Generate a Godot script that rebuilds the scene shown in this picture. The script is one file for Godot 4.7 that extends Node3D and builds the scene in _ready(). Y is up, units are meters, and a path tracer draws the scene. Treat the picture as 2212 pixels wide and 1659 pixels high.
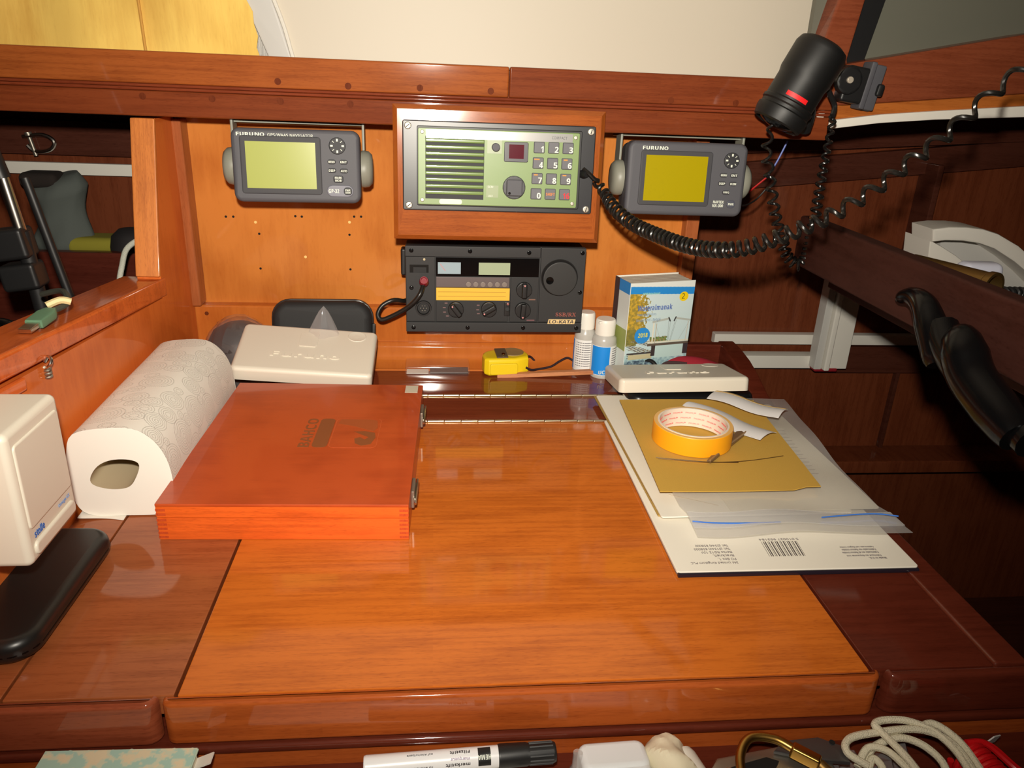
extends Node3D
# A boat's chart table under its instruments, lit by the flash of the camera that took the picture.
# Metres, y up; the top of the chart table is y = 0 and the viewer looks along -z from above the origin.

func _ready() -> void:
	var cam := Camera3D.new()
	cam.name = "camera"
	cam.fov = 52.87
	cam.near = 0.02
	cam.transform = Transform3D(Basis(Vector3(0.994895, 0.040451, 0.092448), Vector3(-0.002803, 0.926863, -0.375390), Vector3(-0.100872, 0.373214, 0.922245)), Vector3(0, 0.44, 0))
	add_child(cam)
	cam.current = true
	var env := Environment.new()
	env.background_mode = Environment.BG_COLOR  # night outside; the cabin is closed
	env.background_color = Color.BLACK
	env.tonemap_mode = Environment.TONE_MAPPER_LINEAR
	env.tonemap_exposure = 1.0
	env.sdfgi_enabled = true
	env.ssao_enabled = true
	env.ssil_enabled = true
	var we := WorldEnvironment.new()
	we.environment = env
	add_child(we)
	# the camera's flash: a spot of light from just above the lens
	flash_at = Vector3(-0.012, 0.515, -0.01)
	flash_aim = Vector3(0.07, 0.42, -1.1)
	flash_energy = 1.75
	flash_angle = 62.0

	make_materials()
	build_flash()
	build_room()
	build_back_wall()
	build_left_side()
	build_right_side()
	build_table()
	build_radio()
	build_receiver()
	build_plotters()
	build_cords()
	build_ledge_things()
	build_table_things()
	build_papers()
	build_tray_things()

var flash_at: Vector3
var flash_aim: Vector3
var flash_energy: float
var flash_angle: float
var M := {}

# ---------------------------------------------------------------- mesh building
class MB:
	var V := PackedVector3Array()
	var U := PackedVector2Array()
	var xf := Transform3D()

	func at(o: Vector3, b := Basis()) -> MB:
		xf = Transform3D(b, o)
		return self

	func tri(a: Vector3, b: Vector3, c: Vector3, ua := Vector2.ZERO, ub := Vector2.ZERO, uc := Vector2.ZERO) -> void:
		V.append(a); V.append(b); V.append(c)
		U.append(ua); U.append(ub); U.append(uc)

	func quad(a: Vector3, b: Vector3, c: Vector3, d: Vector3) -> void:
		tri(a, b, c); tri(a, c, d)

	func seal(m: int) -> void:  # turns a closed shape outside out and moves it to its place
		var mid := Vector3.ZERO
		for i in range(m, V.size()):
			mid += V[i]
		mid /= maxf(1.0, V.size() - m)
		var vol := 0.0
		for i in range(m, V.size(), 3):
			vol += (V[i] - mid).dot((V[i + 1] - mid).cross(V[i + 2] - mid))
		if vol > 0.0:
			flip(m)
		place(m)

	func flip(m: int) -> void:
		for i in range(m, V.size(), 3):
			var p := V[i + 1]; V[i + 1] = V[i + 2]; V[i + 2] = p
			var q := U[i + 1]; U[i + 1] = U[i + 2]; U[i + 2] = q

	func place(m: int) -> void:
		for i in range(m, V.size()):
			V[i] = xf * V[i]

	func rbox(c: Vector3, s: Vector3, r := 0.0, n := 1) -> MB:
		var m := V.size()
		var h := s * 0.5
		r = minf(r, minf(h.x, minf(h.y, h.z)) * 0.98)
		var lists: Array = []
		for ax in 3:
			var l: Array = [-h[ax]]
			if r > 0.0:
				for i in range(1, n + 1):
					l.append(-h[ax] + r * i / n)
				for i in range(n, 0, -1):
					l.append(h[ax] - r * i / n)
			l.append(h[ax])
			lists.append(l)
		var inner := h - Vector3(r, r, r)
		for ax in 3:
			var bx := (ax + 1) % 3
			var cx := (ax + 2) % 3
			for sg in [-1.0, 1.0]:
				var g: Array = []
				for i in lists[bx].size():
					var row: Array = []
					for j in lists[cx].size():
						var p := Vector3.ZERO
						p[ax] = h[ax] * sg
						p[bx] = lists[bx][i]
						p[cx] = lists[cx][j]
						if r > 0.0:
							var q := p.clamp(-inner, inner)
							p = q + (p - q).normalized() * r
						row.append(c + p)
					g.append(row)
				for i in g.size() - 1:
					for j in g[0].size() - 1:
						if sg > 0:
							quad(g[i][j], g[i][j + 1], g[i + 1][j + 1], g[i + 1][j])
						else:
							quad(g[i][j], g[i + 1][j], g[i + 1][j + 1], g[i][j + 1])
		seal(m)
		return self

	func inset(poly: PackedVector2Array, d: float) -> PackedVector2Array:
		var out := PackedVector2Array()
		var n := poly.size()
		var area := 0.0
		for i in n:
			area += poly[i].cross(poly[(i + 1) % n])
		var sg := 1.0 if area > 0 else -1.0
		for i in n:
			var e0 := (poly[i] - poly[(i + n - 1) % n]).normalized()
			var e1 := (poly[(i + 1) % n] - poly[i]).normalized()
			var n0 := Vector2(-e0.y, e0.x) * sg
			var n1 := Vector2(-e1.y, e1.x) * sg
			var nn := (n0 + n1).normalized()
			out.append(poly[i] + nn * (d / maxf(0.4, nn.dot(n0))))
		return out

	# outline in x, y pushed along z from z0 to z1; the edge at z1 (and at z0 with both) is rounded by bev
	func prism(poly: PackedVector2Array, z0: float, z1: float, bev := 0.0, both := false, steps := 2) -> MB:
		var m := V.size()
		var rings: Array = []
		var s := signf(z1 - z0)
		if bev > 0.0 and both:
			for i in steps:
				var a := PI * 0.5 * i / steps
				rings.append([inset(poly, bev * (1.0 - sin(a))), z0 + s * bev * (1.0 - cos(a))])
			rings.append([poly, z0 + s * bev])
		else:
			rings.append([poly, z0])
		if bev > 0.0:
			rings.append([poly, z1 - s * bev])
			for i in range(1, steps + 1):
				var a := PI * 0.5 * i / steps
				rings.append([inset(poly, bev * (1.0 - cos(a))), z1 - s * bev * (1.0 - sin(a))])
		else:
			rings.append([poly, z1])
		var n := poly.size()
		for k in rings.size() - 1:
			var p: PackedVector2Array = rings[k][0]
			var q: PackedVector2Array = rings[k + 1][0]
			for i in n:
				var j := (i + 1) % n
				quad(Vector3(p[i].x, p[i].y, rings[k][1]), Vector3(p[j].x, p[j].y, rings[k][1]), Vector3(q[j].x, q[j].y, rings[k + 1][1]), Vector3(q[i].x, q[i].y, rings[k + 1][1]))
		for e in [0, rings.size() - 1]:
			var p: PackedVector2Array = rings[e][0]
			var idx := Geometry2D.triangulate_polygon(p)
			var area := 0.0
			for i in n:
				area += poly[i].cross(poly[(i + 1) % n])
			for i in range(0, idx.size(), 3):
				var a := p[idx[i]]; var b := p[idx[i + 1]]; var c := p[idx[i + 2]]
				var z: float = rings[e][1]
				# walls go round with the outline; the caps must match them
				var turn := (b - a).cross(c - a) * area > 0
				if (e == 0) == turn:
					tri(Vector3(a.x, a.y, z), Vector3(c.x, c.y, z), Vector3(b.x, b.y, z))
				else:
					tri(Vector3(a.x, a.y, z), Vector3(b.x, b.y, z), Vector3(c.x, c.y, z))
		seal(m)
		return self

	func slab(w: float, h: float, r: float, z0: float, z1: float, bev := 0.0, both := false, c := Vector2.ZERO, steps := 2, k := 4) -> MB:
		var p := PackedVector2Array()
		for q in 4:
			var o := c + Vector2((w * 0.5 - r) * (1 if q == 0 or q == 3 else -1), (h * 0.5 - r) * (1 if q < 2 else -1))
			for i in k + 1:
				var a := PI * 0.5 * (q + float(i) / k)
				p.append(o + Vector2(cos(a), sin(a)) * r)
		return prism(p, z0, z1, bev, both, steps)

	func ring(c: Vector2, r: float, z0: float, z1: float, bev := 0.0, n := 20) -> MB:
		var p := PackedVector2Array()
		for i in n:
			p.append(c + Vector2(cos(TAU * i / n), sin(TAU * i / n)) * r)
		return prism(p, z0, z1, bev)

	# profile (radius, height) turned round the y axis
	func lathe(pr: Array, n := 24, o := Vector3.ZERO, b := Basis(), squash := Vector2.ONE) -> MB:
		var m := V.size()
		var g: Array = []
		for p in pr:
			var row: Array = []
			for i in n:
				var a := TAU * i / n
				row.append(o + b * Vector3(cos(a) * p.x * squash.x, p.y, sin(a) * p.x * squash.y))
			g.append(row)
		for k in pr.size() - 1:
			for i in n:
				var j := (i + 1) % n
				if pr[k].x > 0:
					tri(g[k][i], g[k][j], g[k + 1][j])
				if pr[k + 1].x > 0:
					tri(g[k][i], g[k + 1][j], g[k + 1][i])
		seal(m)
		return self

	func tube(path: Array, r: Variant, n := 8) -> MB:
		var m := V.size()
		var g: Array = []
		var side := Vector3.UP
		for i in path.size():
			var d: Vector3 = (path[mini(i + 1, path.size() - 1)] - path[maxi(i - 1, 0)]).normalized()
			if i == 0:
				side = d.cross(Vector3.UP if absf(d.y) < 0.9 else Vector3.RIGHT).normalized()
			side = (side - d * side.dot(d)).normalized()
			var up := d.cross(side)
			var rr: float = r[i] if r is Array else r
			var row: Array = []
			for j in n:
				var a := TAU * j / n
				row.append(path[i] + side * (cos(a) * rr) + up * (sin(a) * rr))
			g.append(row)
		for i in g.size() - 1:
			for j in n:
				var k := (j + 1) % n
				quad(g[i][j], g[i][k], g[i + 1][k], g[i + 1][j])
		for j in range(1, n - 1):
			tri(g[0][0], g[0][j + 1], g[0][j])
			var l: Array = g[g.size() - 1]
			tri(l[0], l[j], l[j + 1])
		seal(m)
		return self

	# a sheet: rows of points, thickened downwards along "down"
	func sheet(g: Array, down: Vector3) -> MB:
		var m := V.size()
		var a := g.size()
		var b: int = g[0].size()
		for i in a - 1:
			for j in b - 1:
				quad(g[i][j], g[i][j + 1], g[i + 1][j + 1], g[i + 1][j])
				quad(g[i][j] + down, g[i + 1][j] + down, g[i + 1][j + 1] + down, g[i][j + 1] + down)
		for i in a - 1:
			quad(g[i][0], g[i + 1][0], g[i + 1][0] + down, g[i][0] + down)
			quad(g[i][b - 1], g[i][b - 1] + down, g[i + 1][b - 1] + down, g[i + 1][b - 1])
		for j in b - 1:
			quad(g[0][j], g[0][j] + down, g[0][j + 1] + down, g[0][j + 1])
			quad(g[a - 1][j], g[a - 1][j + 1], g[a - 1][j + 1] + down, g[a - 1][j] + down)
		seal(m)
		return self

	# closed skin through rings of points (each ring closed), capped at both ends
	func loft(g: Array, caps := true) -> MB:
		var m := V.size()
		var n: int = g[0].size()
		for i in g.size() - 1:
			for j in n:
				var k := (j + 1) % n
				var u0 := float(i) / (g.size() - 1)
				var u1 := float(i + 1) / (g.size() - 1)
				var v0 := float(j) / n
				var v1 := float(j + 1) / n
				tri(g[i][j], g[i][k], g[i + 1][k], Vector2(u0, v0), Vector2(u0, v1), Vector2(u1, v1))
				tri(g[i][j], g[i + 1][k], g[i + 1][j], Vector2(u0, v0), Vector2(u1, v1), Vector2(u1, v0))
		if caps:
			for e in [0, g.size() - 1]:
				var mid := Vector3.ZERO
				for p in g[e]:
					mid += p
				mid /= n
				for j in n:
					if e == 0:
						tri(g[e][j], mid, g[e][(j + 1) % n])
					else:
						tri(g[e][j], g[e][(j + 1) % n], mid)
		seal(m)
		return self

	func card(a: Vector3, b: Vector3, c: Vector3, d: Vector3) -> MB:  # flat print: top left, top right, bottom right, bottom left
		var m := V.size()
		tri(a, b, c, Vector2(0, 0), Vector2(1, 0), Vector2(1, 1))
		tri(a, c, d, Vector2(0, 0), Vector2(1, 1), Vector2(0, 1))
		place(m)
		return self

	func mesh(crease := 40.0) -> ArrayMesh:
		var lim := cos(deg_to_rad(crease))
		var fn := PackedVector3Array()
		var near := {}
		for i in range(0, V.size(), 3):
			var nrm := (V[i + 2] - V[i]).cross(V[i + 1] - V[i])
			fn.append(nrm)
			for k in 3:
				var key := Vector3i((V[i + k] * 40000.0).round())
				if not near.has(key):
					near[key] = PackedInt32Array()
				near[key].append(i / 3)
		var N := PackedVector3Array()
		N.resize(V.size())
		for i in V.size():
			var own := fn[i / 3].normalized()
			var sum := Vector3.ZERO
			for f in near[Vector3i((V[i] * 40000.0).round())]:
				if fn[f].normalized().dot(own) > lim:
					sum += fn[f]
			N[i] = sum.normalized() if sum.length_squared() > 1e-24 else (own if own != Vector3.ZERO else Vector3.UP)
		var arr := []
		arr.resize(Mesh.ARRAY_MAX)
		arr[Mesh.ARRAY_VERTEX] = V
		arr[Mesh.ARRAY_NORMAL] = N
		arr[Mesh.ARRAY_TEX_UV] = U
		var am := ArrayMesh.new()
		am.add_surface_from_arrays(Mesh.PRIMITIVE_TRIANGLES, arr)
		return am


# ---------------------------------------------------------------- things and parts
var taken := {}

func numbered(n: String) -> String:
	taken[n] = taken.get(n, 0) + 1
	return n if taken[n] == 1 else "%s_%03d" % [n, taken[n] - 1]

func thing(called: String, label: String, category: String, at := Vector3.ZERO, b := Basis(), group := "") -> Node3D:
	var o := Node3D.new()
	o.name = numbered(called)
	o.transform = Transform3D(b, at)
	tag(o, label, category, group)
	add_child(o)
	return o

func tag(o: Node3D, label: String, category: String, group := "") -> void:
	o.set_meta("label", label)
	o.set_meta("category", category)
	if group:
		o.set_meta("group", group)

func part(called: String, m: Variant, mat: Material, parent: Node3D = null, crease := 40.0) -> MeshInstance3D:
	var o := MeshInstance3D.new()
	o.name = called if parent else numbered(called)
	o.mesh = m.mesh(crease) if m is MB else m
	o.material_override = mat
	(parent if parent else self).add_child(o, true)
	return o

func fixed(called: String, m: Variant, mat: Material, label: String, crease := 40.0) -> MeshInstance3D:
	var o := part(called, m, mat, null, crease)
	o.set_meta("kind", "structure")
	o.set_meta("label", label)
	o.set_meta("category", "wall" if called.begins_with("wall") else called.split("_")[0])
	return o

# lettering w wide and h high (the drawn letters), its middle at c, lying in the plane of b (x along the line, y up the letters)
func letters(parent: Node3D, s: String, c: Vector3, w: float, h: float, mat: Material, b := Basis(), bold := false, serif := false, depth := 0.0003) -> MeshInstance3D:
	var key := s + str(bold) + str(serif)
	if not text_cache.has(key):
		var f := SystemFont.new()
		f.font_names = PackedStringArray(["Droid Serif" if serif else "Droid Sans"])
		f.font_weight = 700 if bold else 400
		var t := TextMesh.new()
		t.font = f
		t.text = s
		t.font_size = 24
		t.pixel_size = 0.01
		t.depth = 0.01
		t.curve_step = 2.0
		text_cache[key] = t
	var t: TextMesh = text_cache[key]
	var box := t.get_aabb()
	var k := Vector3(w / maxf(box.size.x, 1e-4), h / maxf(box.size.y, 1e-4), depth / 0.01)
	var o := MeshInstance3D.new()
	o.name = "lettering"
	o.mesh = t
	o.material_override = mat
	var bb := Basis(b.x * k.x, b.y * k.y, b.z * k.z)
	o.transform = Transform3D(bb, c - bb * box.get_center())
	parent.add_child(o, true)
	return o

var text_cache := {}

func smooth_path(pts: Array, per := 8) -> Array:
	var out: Array = []
	for i in pts.size() - 1:
		var p0: Vector3 = pts[maxi(i - 1, 0)]
		var p1: Vector3 = pts[i]
		var p2: Vector3 = pts[i + 1]
		var p3: Vector3 = pts[mini(i + 2, pts.size() - 1)]
		for k in per:
			out.append(p1.cubic_interpolate(p2, p0, p3, float(k) / per))
	out.append(pts[pts.size() - 1])
	return out

# a coiled cord round a path; turns per metre may change along it
func coil_path(pts: Array, r: Variant, pitch: Variant, step := 10) -> Array:
	var line := smooth_path(pts, 24)
	var out: Array = []
	var ang := 0.0
	var side := Vector3.ZERO
	var n := line.size()
	var seg: Array = [0.0]
	for i in range(1, n):
		seg.append(seg[i - 1] + line[i].distance_to(line[i - 1]))
	var total: float = seg[n - 1]
	var s := 0.0
	var i := 0
	while s < total:
		while i < n - 2 and seg[i + 1] < s:
			i += 1
		var f: float = (s - seg[i]) / maxf(seg[i + 1] - seg[i], 1e-6)
		var p: Vector3 = line[i].lerp(line[i + 1], f)
		var d: Vector3 = (line[i + 1] - line[i]).normalized()
		if side == Vector3.ZERO:
			side = d.cross(Vector3.UP if absf(d.y) < 0.9 else Vector3.RIGHT).normalized()
		side = (side - d * side.dot(d)).normalized()
		var up := d.cross(side)
		var q := s / total
		var rr: float = r.sample(q) if r is Curve else r
		var pp: float = pitch.sample(q) if pitch is Curve else pitch
		out.append(p + (side * cos(ang) + up * sin(ang)) * rr)
		ang += TAU / step
		s += pp / step
	return out

func curve(pts: Array) -> Curve:
	var c := Curve.new()
	c.min_value = 0.0
	c.max_value = 1.0
	for p in pts:
		c.add_point(p)
	return c

func V2(a: Array) -> PackedVector2Array:
	var o := PackedVector2Array()
	for i in range(0, a.size(), 2):
		o.append(Vector2(a[i], a[i + 1]))
	return o

func rx(d: float) -> Basis: return Basis(Vector3.RIGHT, deg_to_rad(d))
func ry(d: float) -> Basis: return Basis(Vector3.UP, deg_to_rad(d))
func rz(d: float) -> Basis: return Basis(Vector3.BACK, deg_to_rad(d))

# ---------------------------------------------------------------- materials
func c8(r: float, g: float, b: float, a := 1.0) -> Color:
	return Color(r / 255.0, g / 255.0, b / 255.0, a)

func mat(c: Color, rough := 0.5, metal := 0.0, coat := 0.0) -> StandardMaterial3D:
	var m := StandardMaterial3D.new()
	m.albedo_color = c
	m.roughness = rough
	m.metallic = metal
	if coat > 0.0:
		m.clearcoat_enabled = true
		m.clearcoat = coat
		m.clearcoat_roughness = 0.06
	return m

func film(c: Color, rough := 0.08) -> StandardMaterial3D:
	var m := mat(c, rough)
	m.transparency = BaseMaterial3D.TRANSPARENCY_ALPHA
	return m

func noise_image(sd: int, w: int, h: int, freq: float, oct: int, to_w: int, to_h: int) -> Image:
	var n := FastNoiseLite.new()
	n.seed = sd
	n.noise_type = FastNoiseLite.TYPE_SIMPLEX_SMOOTH
	n.frequency = freq
	n.fractal_octaves = oct
	var im := n.get_seamless_image(w, h, false, false, 0.15)
	im.convert(Image.FORMAT_RF)
	im.resize(to_w, to_h, Image.INTERPOLATE_CUBIC)
	return im

# grain along u; multiplies the wood's colour
func wood_image(sd: int, dark: Color, streak: float, fleck: float, cloud: float) -> Image:
	var W := 512
	var H := 512
	var a := noise_image(sd, 24, 256, 0.09, 3, W, H)
	var b := noise_image(sd + 1, 96, 512, 0.16, 2, W, H)
	var c := noise_image(sd + 2, 64, 64, 0.05, 3, W, H)
	var d := noise_image(sd + 3, 160, 512, 0.30, 1, W, H)
	var out := Image.create(W, H, false, Image.FORMAT_RGB8)
	for y in H:
		for x in W:
			var v := 1.0 + (a.get_pixel(x, y).r - 0.5) * streak + (b.get_pixel(x, y).r - 0.5) * streak * 0.6 + (c.get_pixel(x, y).r - 0.5) * cloud
			var f := d.get_pixel(x, y).r
			if f < 0.36:
				v -= (0.36 - f) * fleck
			v = clampf(v - 0.08, 0.0, 1.0)
			out.set_pixel(x, y, dark.lerp(Color.WHITE, v))
	return out

func tex(im: Image) -> ImageTexture:
	im.generate_mipmaps()
	return ImageTexture.create_from_image(im)

func turned(im: Image) -> Image:
	var o: Image = im.duplicate()
	o.clear_mipmaps()
	o.rotate_90(CLOCKWISE)
	return o

func wood(c: Color, t: Texture2D, scale := Vector3(2.2, 3.2, 3.2), rough := 0.35, coat := 0.55, off := Vector3.ZERO) -> StandardMaterial3D:
	var m := mat(c, rough if coat < 0.3 else 0.6, 0.0, minf(1.0, coat * 1.3))
	if coat >= 0.3:  # clear varnish over the wood: the shine sits in the coat
		m.metallic_specular = 0.22
		m.clearcoat_roughness = 0.07
	m.albedo_texture = t
	m.uv1_triplanar = true
	m.uv1_triplanar_sharpness = 8.0
	m.uv1_scale = scale
	m.uv1_offset = off
	return m
func make_materials() -> void:
	var grain := wood_image(11, Color(0.64, 0.53, 0.46), 0.40, 0.8, 0.30)
	var ply := wood_image(31, Color(0.78, 0.66, 0.52), 0.22, 0.35, 0.75)
	var gx := tex(grain)
	var gy := tex(turned(grain))
	var px := tex(ply)
	var py := tex(turned(ply))
	var big := Vector3(2.2, 3.0, 3.0)
	M.lid = wood(c8(200, 106, 34), gx, Vector3(2.4, 6.0, 6.0), 0.3, 0.6)
	M.table_side = wood(c8(160, 88, 48), gx, Vector3(2.4, 6.0, 6.0), 0.3, 0.6, Vector3(0.3, 0.2, 0.4))
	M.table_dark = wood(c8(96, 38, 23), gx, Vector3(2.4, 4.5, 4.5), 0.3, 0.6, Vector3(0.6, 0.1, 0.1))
	M.rail = wood(c8(176, 86, 34), gx, Vector3(2.4, 6.0, 6.0), 0.3, 0.7, Vector3(0.2, 0.7, 0.3))
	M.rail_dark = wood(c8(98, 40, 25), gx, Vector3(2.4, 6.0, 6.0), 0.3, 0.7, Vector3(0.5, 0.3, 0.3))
	M.strip = wood(c8(128, 58, 32), gx, Vector3(1.8, 5.0, 5.0), 0.3, 0.7, Vector3(0.1, 0.3, 0.6))
	M.beam = wood(c8(156, 82, 34), gx, Vector3(2.0, 6.0, 6.0), 0.32, 0.6, Vector3(0.0, 0.55, 0.2))
	M.beam_red = wood(c8(124, 58, 27), gx, Vector3(2.0, 6.0, 6.0), 0.32, 0.6, Vector3(0.4, 0.15, 0.2))
	M.ply = wood(c8(204, 124, 54), py, Vector3(2.0, 1.6, 2.0), 0.36, 0.35)
	M.ply_low = wood(c8(196, 108, 42), py, Vector3(2.0, 1.6, 2.0), 0.3, 1.0, Vector3(0.3, 0.4, 0))
	M.side_wall = wood(c8(222, 116, 48), tex(turned(ply)), Vector3(2.0, 2.0, 2.0), 0.36, 0.35, Vector3(0.1, 0.2, 0.3))
	M.post = wood(c8(214, 128, 58), gy, Vector3(6.0, 3.0, 6.0), 0.5, 0.1)
	M.trim = wood(c8(168, 94, 52), gy, Vector3(5.0, 2.0, 5.0), 0.3, 0.6, Vector3(0.2, 0.2, 0))
	M.rail_left = wood(c8(150, 74, 46), gx, Vector3(2.4, 6.0, 6.0), 0.3, 0.7, Vector3(0.5, 0.3, 0.3))
	M.cap = wood(c8(216, 104, 44), gy, Vector3(6.0, 6.0, 2.0), 0.3, 0.6, Vector3(0.3, 0.2, 0))
	M.frame_h = wood(c8(162, 84, 30), gx, Vector3(3.0, 8.0, 8.0), 0.28, 0.8, Vector3(0.3, 0.35, 0))
	M.frame_v = wood(c8(162, 84, 30), gy, Vector3(8.0, 3.0, 8.0), 0.28, 0.8, Vector3(0.1, 0.3, 0))
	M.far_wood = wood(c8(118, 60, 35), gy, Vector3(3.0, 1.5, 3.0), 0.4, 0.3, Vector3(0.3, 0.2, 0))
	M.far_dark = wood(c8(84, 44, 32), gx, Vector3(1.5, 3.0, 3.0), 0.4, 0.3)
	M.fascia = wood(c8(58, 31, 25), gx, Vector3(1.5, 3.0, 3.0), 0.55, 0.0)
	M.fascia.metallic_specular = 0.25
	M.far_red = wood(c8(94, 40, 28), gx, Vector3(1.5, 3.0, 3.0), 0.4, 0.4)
	M.window_wood = wood(c8(134, 68, 42), gx, Vector3(2.4, 6.0, 6.0), 0.35, 0.4, Vector3(0.3, 0.6, 0))
	M.batten = wood(c8(182, 104, 44), gx, Vector3(1.8, 6.0, 4.0), 0.35, 0.4, Vector3(0.3, 0.1, 0))
	M.box_top = wood(c8(188, 76, 29), px, Vector3(3.0, 3.0, 3.0), 0.42, 0.25, Vector3(0.2, 0.1, 0.3))
	M.box_side = wood(c8(226, 98, 30), gx, Vector3(2.6, 6.0, 6.0), 0.42, 0.25, Vector3(0.3, 0.4, 0.2))
	M.dovetail = wood(c8(196, 76, 30), gy, Vector3(6.0, 6.0, 6.0), 0.5, 0.1)
	M.stick = wood(c8(206, 138, 92), gx, Vector3(3.0, 8.0, 8.0), 0.6, 0.0)
	M.frame_h.clearcoat_roughness = 0.13
	M.frame_v.clearcoat_roughness = 0.13
	M.plug = wood(c8(106, 48, 23), gy, Vector3(8.0, 8.0, 8.0), 0.6, 0.0)
	M.plug.metallic_specular = 0.2
	M.white_paint = mat(c8(218, 208, 190), 0.5)
	M.white_trim = mat(c8(236, 232, 222), 0.4)
	M.grey_trim = mat(c8(205, 203, 198), 0.45)
	M.ceiling = mat(c8(238, 232, 218), 0.7)
	M.black = mat(c8(24, 24, 25), 0.45)
	M.black_matte = mat(c8(32, 32, 33), 0.7)
	M.black_gloss = mat(c8(8, 8, 9), 0.2)
	M.black_gloss.metallic_specular = 0.35
	M.charcoal = mat(c8(78, 78, 84), 0.6)
	M.charcoal_dark = mat(c8(58, 58, 62), 0.65)
	M.key_dark = mat(c8(40, 40, 44), 0.6)
	M.knob_grey = mat(c8(136, 136, 124), 0.45)
	M.steel = mat(c8(210, 206, 198), 0.25, 1.0)
	M.steel_dull = mat(c8(168, 162, 150), 0.45, 0.9)
	M.brass = mat(c8(190, 150, 80), 0.3, 1.0)
	M.hinge = mat(c8(222, 204, 176), 0.3, 1.0)
	M.brass_old = mat(c8(150, 118, 66), 0.4, 0.9)
	M.print_white = mat(c8(226, 232, 218), 0.6)
	M.print_dark = mat(c8(62, 56, 58), 0.7)
	M.hole = mat(c8(14, 10, 8), 0.9)
	M.cream = mat(c8(222, 214, 198), 0.42)
	M.cream_dark = mat(c8(214, 206, 188), 0.5)
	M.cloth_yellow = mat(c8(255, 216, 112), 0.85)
	M.cloth_yellow.albedo_texture = py  # soft colour blotches stand in for fold shading and doubled cloth
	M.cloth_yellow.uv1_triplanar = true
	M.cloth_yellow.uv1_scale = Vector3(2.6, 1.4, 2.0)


func build_flash() -> void:
	var d := (flash_aim - flash_at).normalized()
	var b := Basis.looking_at(d)
	var t := thing("flash_lamp", "small grey lamp head just above the viewer, shining at the table", "lamp", flash_at - d * 0.014, b)
	part("housing", MB.new().rbox(Vector3(0, 0, 0.011), Vector3(0.05, 0.034, 0.02), 0.004), M.charcoal, t)
	var g := mat(c8(255, 252, 244), 0.4)
	g.emission_enabled = true
	g.emission = c8(255, 250, 240)
	g.emission_energy_multiplier = 3.0
	part("lens", MB.new().rbox(Vector3(0, 0, -0.0005), Vector3(0.036, 0.022, 0.003), 0.001), g, t)
	var l := SpotLight3D.new()
	l.name = "flash_light"
	l.position = Vector3(0, 0, -0.006)
	l.light_color = c8(255, 246, 230)
	l.light_energy = flash_energy
	l.spot_angle = flash_angle
	l.spot_angle_attenuation = 1.0
	l.spot_range = 8.0
	l.spot_attenuation = 2.0
	l.light_size = 0.014
	l.shadow_enabled = true
	t.add_child(l)


func build_room() -> void:
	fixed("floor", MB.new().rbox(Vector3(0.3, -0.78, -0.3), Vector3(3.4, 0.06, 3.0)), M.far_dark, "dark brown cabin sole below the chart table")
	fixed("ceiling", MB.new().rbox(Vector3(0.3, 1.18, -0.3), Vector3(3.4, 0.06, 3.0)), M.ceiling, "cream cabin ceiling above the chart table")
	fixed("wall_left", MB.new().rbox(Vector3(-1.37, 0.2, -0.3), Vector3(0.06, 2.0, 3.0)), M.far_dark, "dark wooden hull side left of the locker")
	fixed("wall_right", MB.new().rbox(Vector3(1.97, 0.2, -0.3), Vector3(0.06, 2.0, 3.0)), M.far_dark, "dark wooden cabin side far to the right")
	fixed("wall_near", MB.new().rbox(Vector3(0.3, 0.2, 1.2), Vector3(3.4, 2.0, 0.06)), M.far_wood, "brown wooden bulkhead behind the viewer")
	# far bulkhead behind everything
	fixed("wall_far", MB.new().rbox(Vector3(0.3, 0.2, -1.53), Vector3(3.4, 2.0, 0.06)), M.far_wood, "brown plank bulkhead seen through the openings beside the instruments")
	# cream cabin side above the beam
	fixed("wall_upper", MB.new().rbox(Vector3(0.0, 0.80, -1.33), Vector3(2.6, 0.72, 0.06)), M.white_paint, "smooth cream cabin side above the wooden beam")


func disc(parent: Node3D, called: String, c: Vector3, r: float, m: Material, h := 0.001, b := Basis()) -> MeshInstance3D:
	var o := part(called, MB.new().at(c, b).ring(Vector2.ZERO, r, 0, h, h * 0.3, 14), m, parent)
	return o

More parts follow.
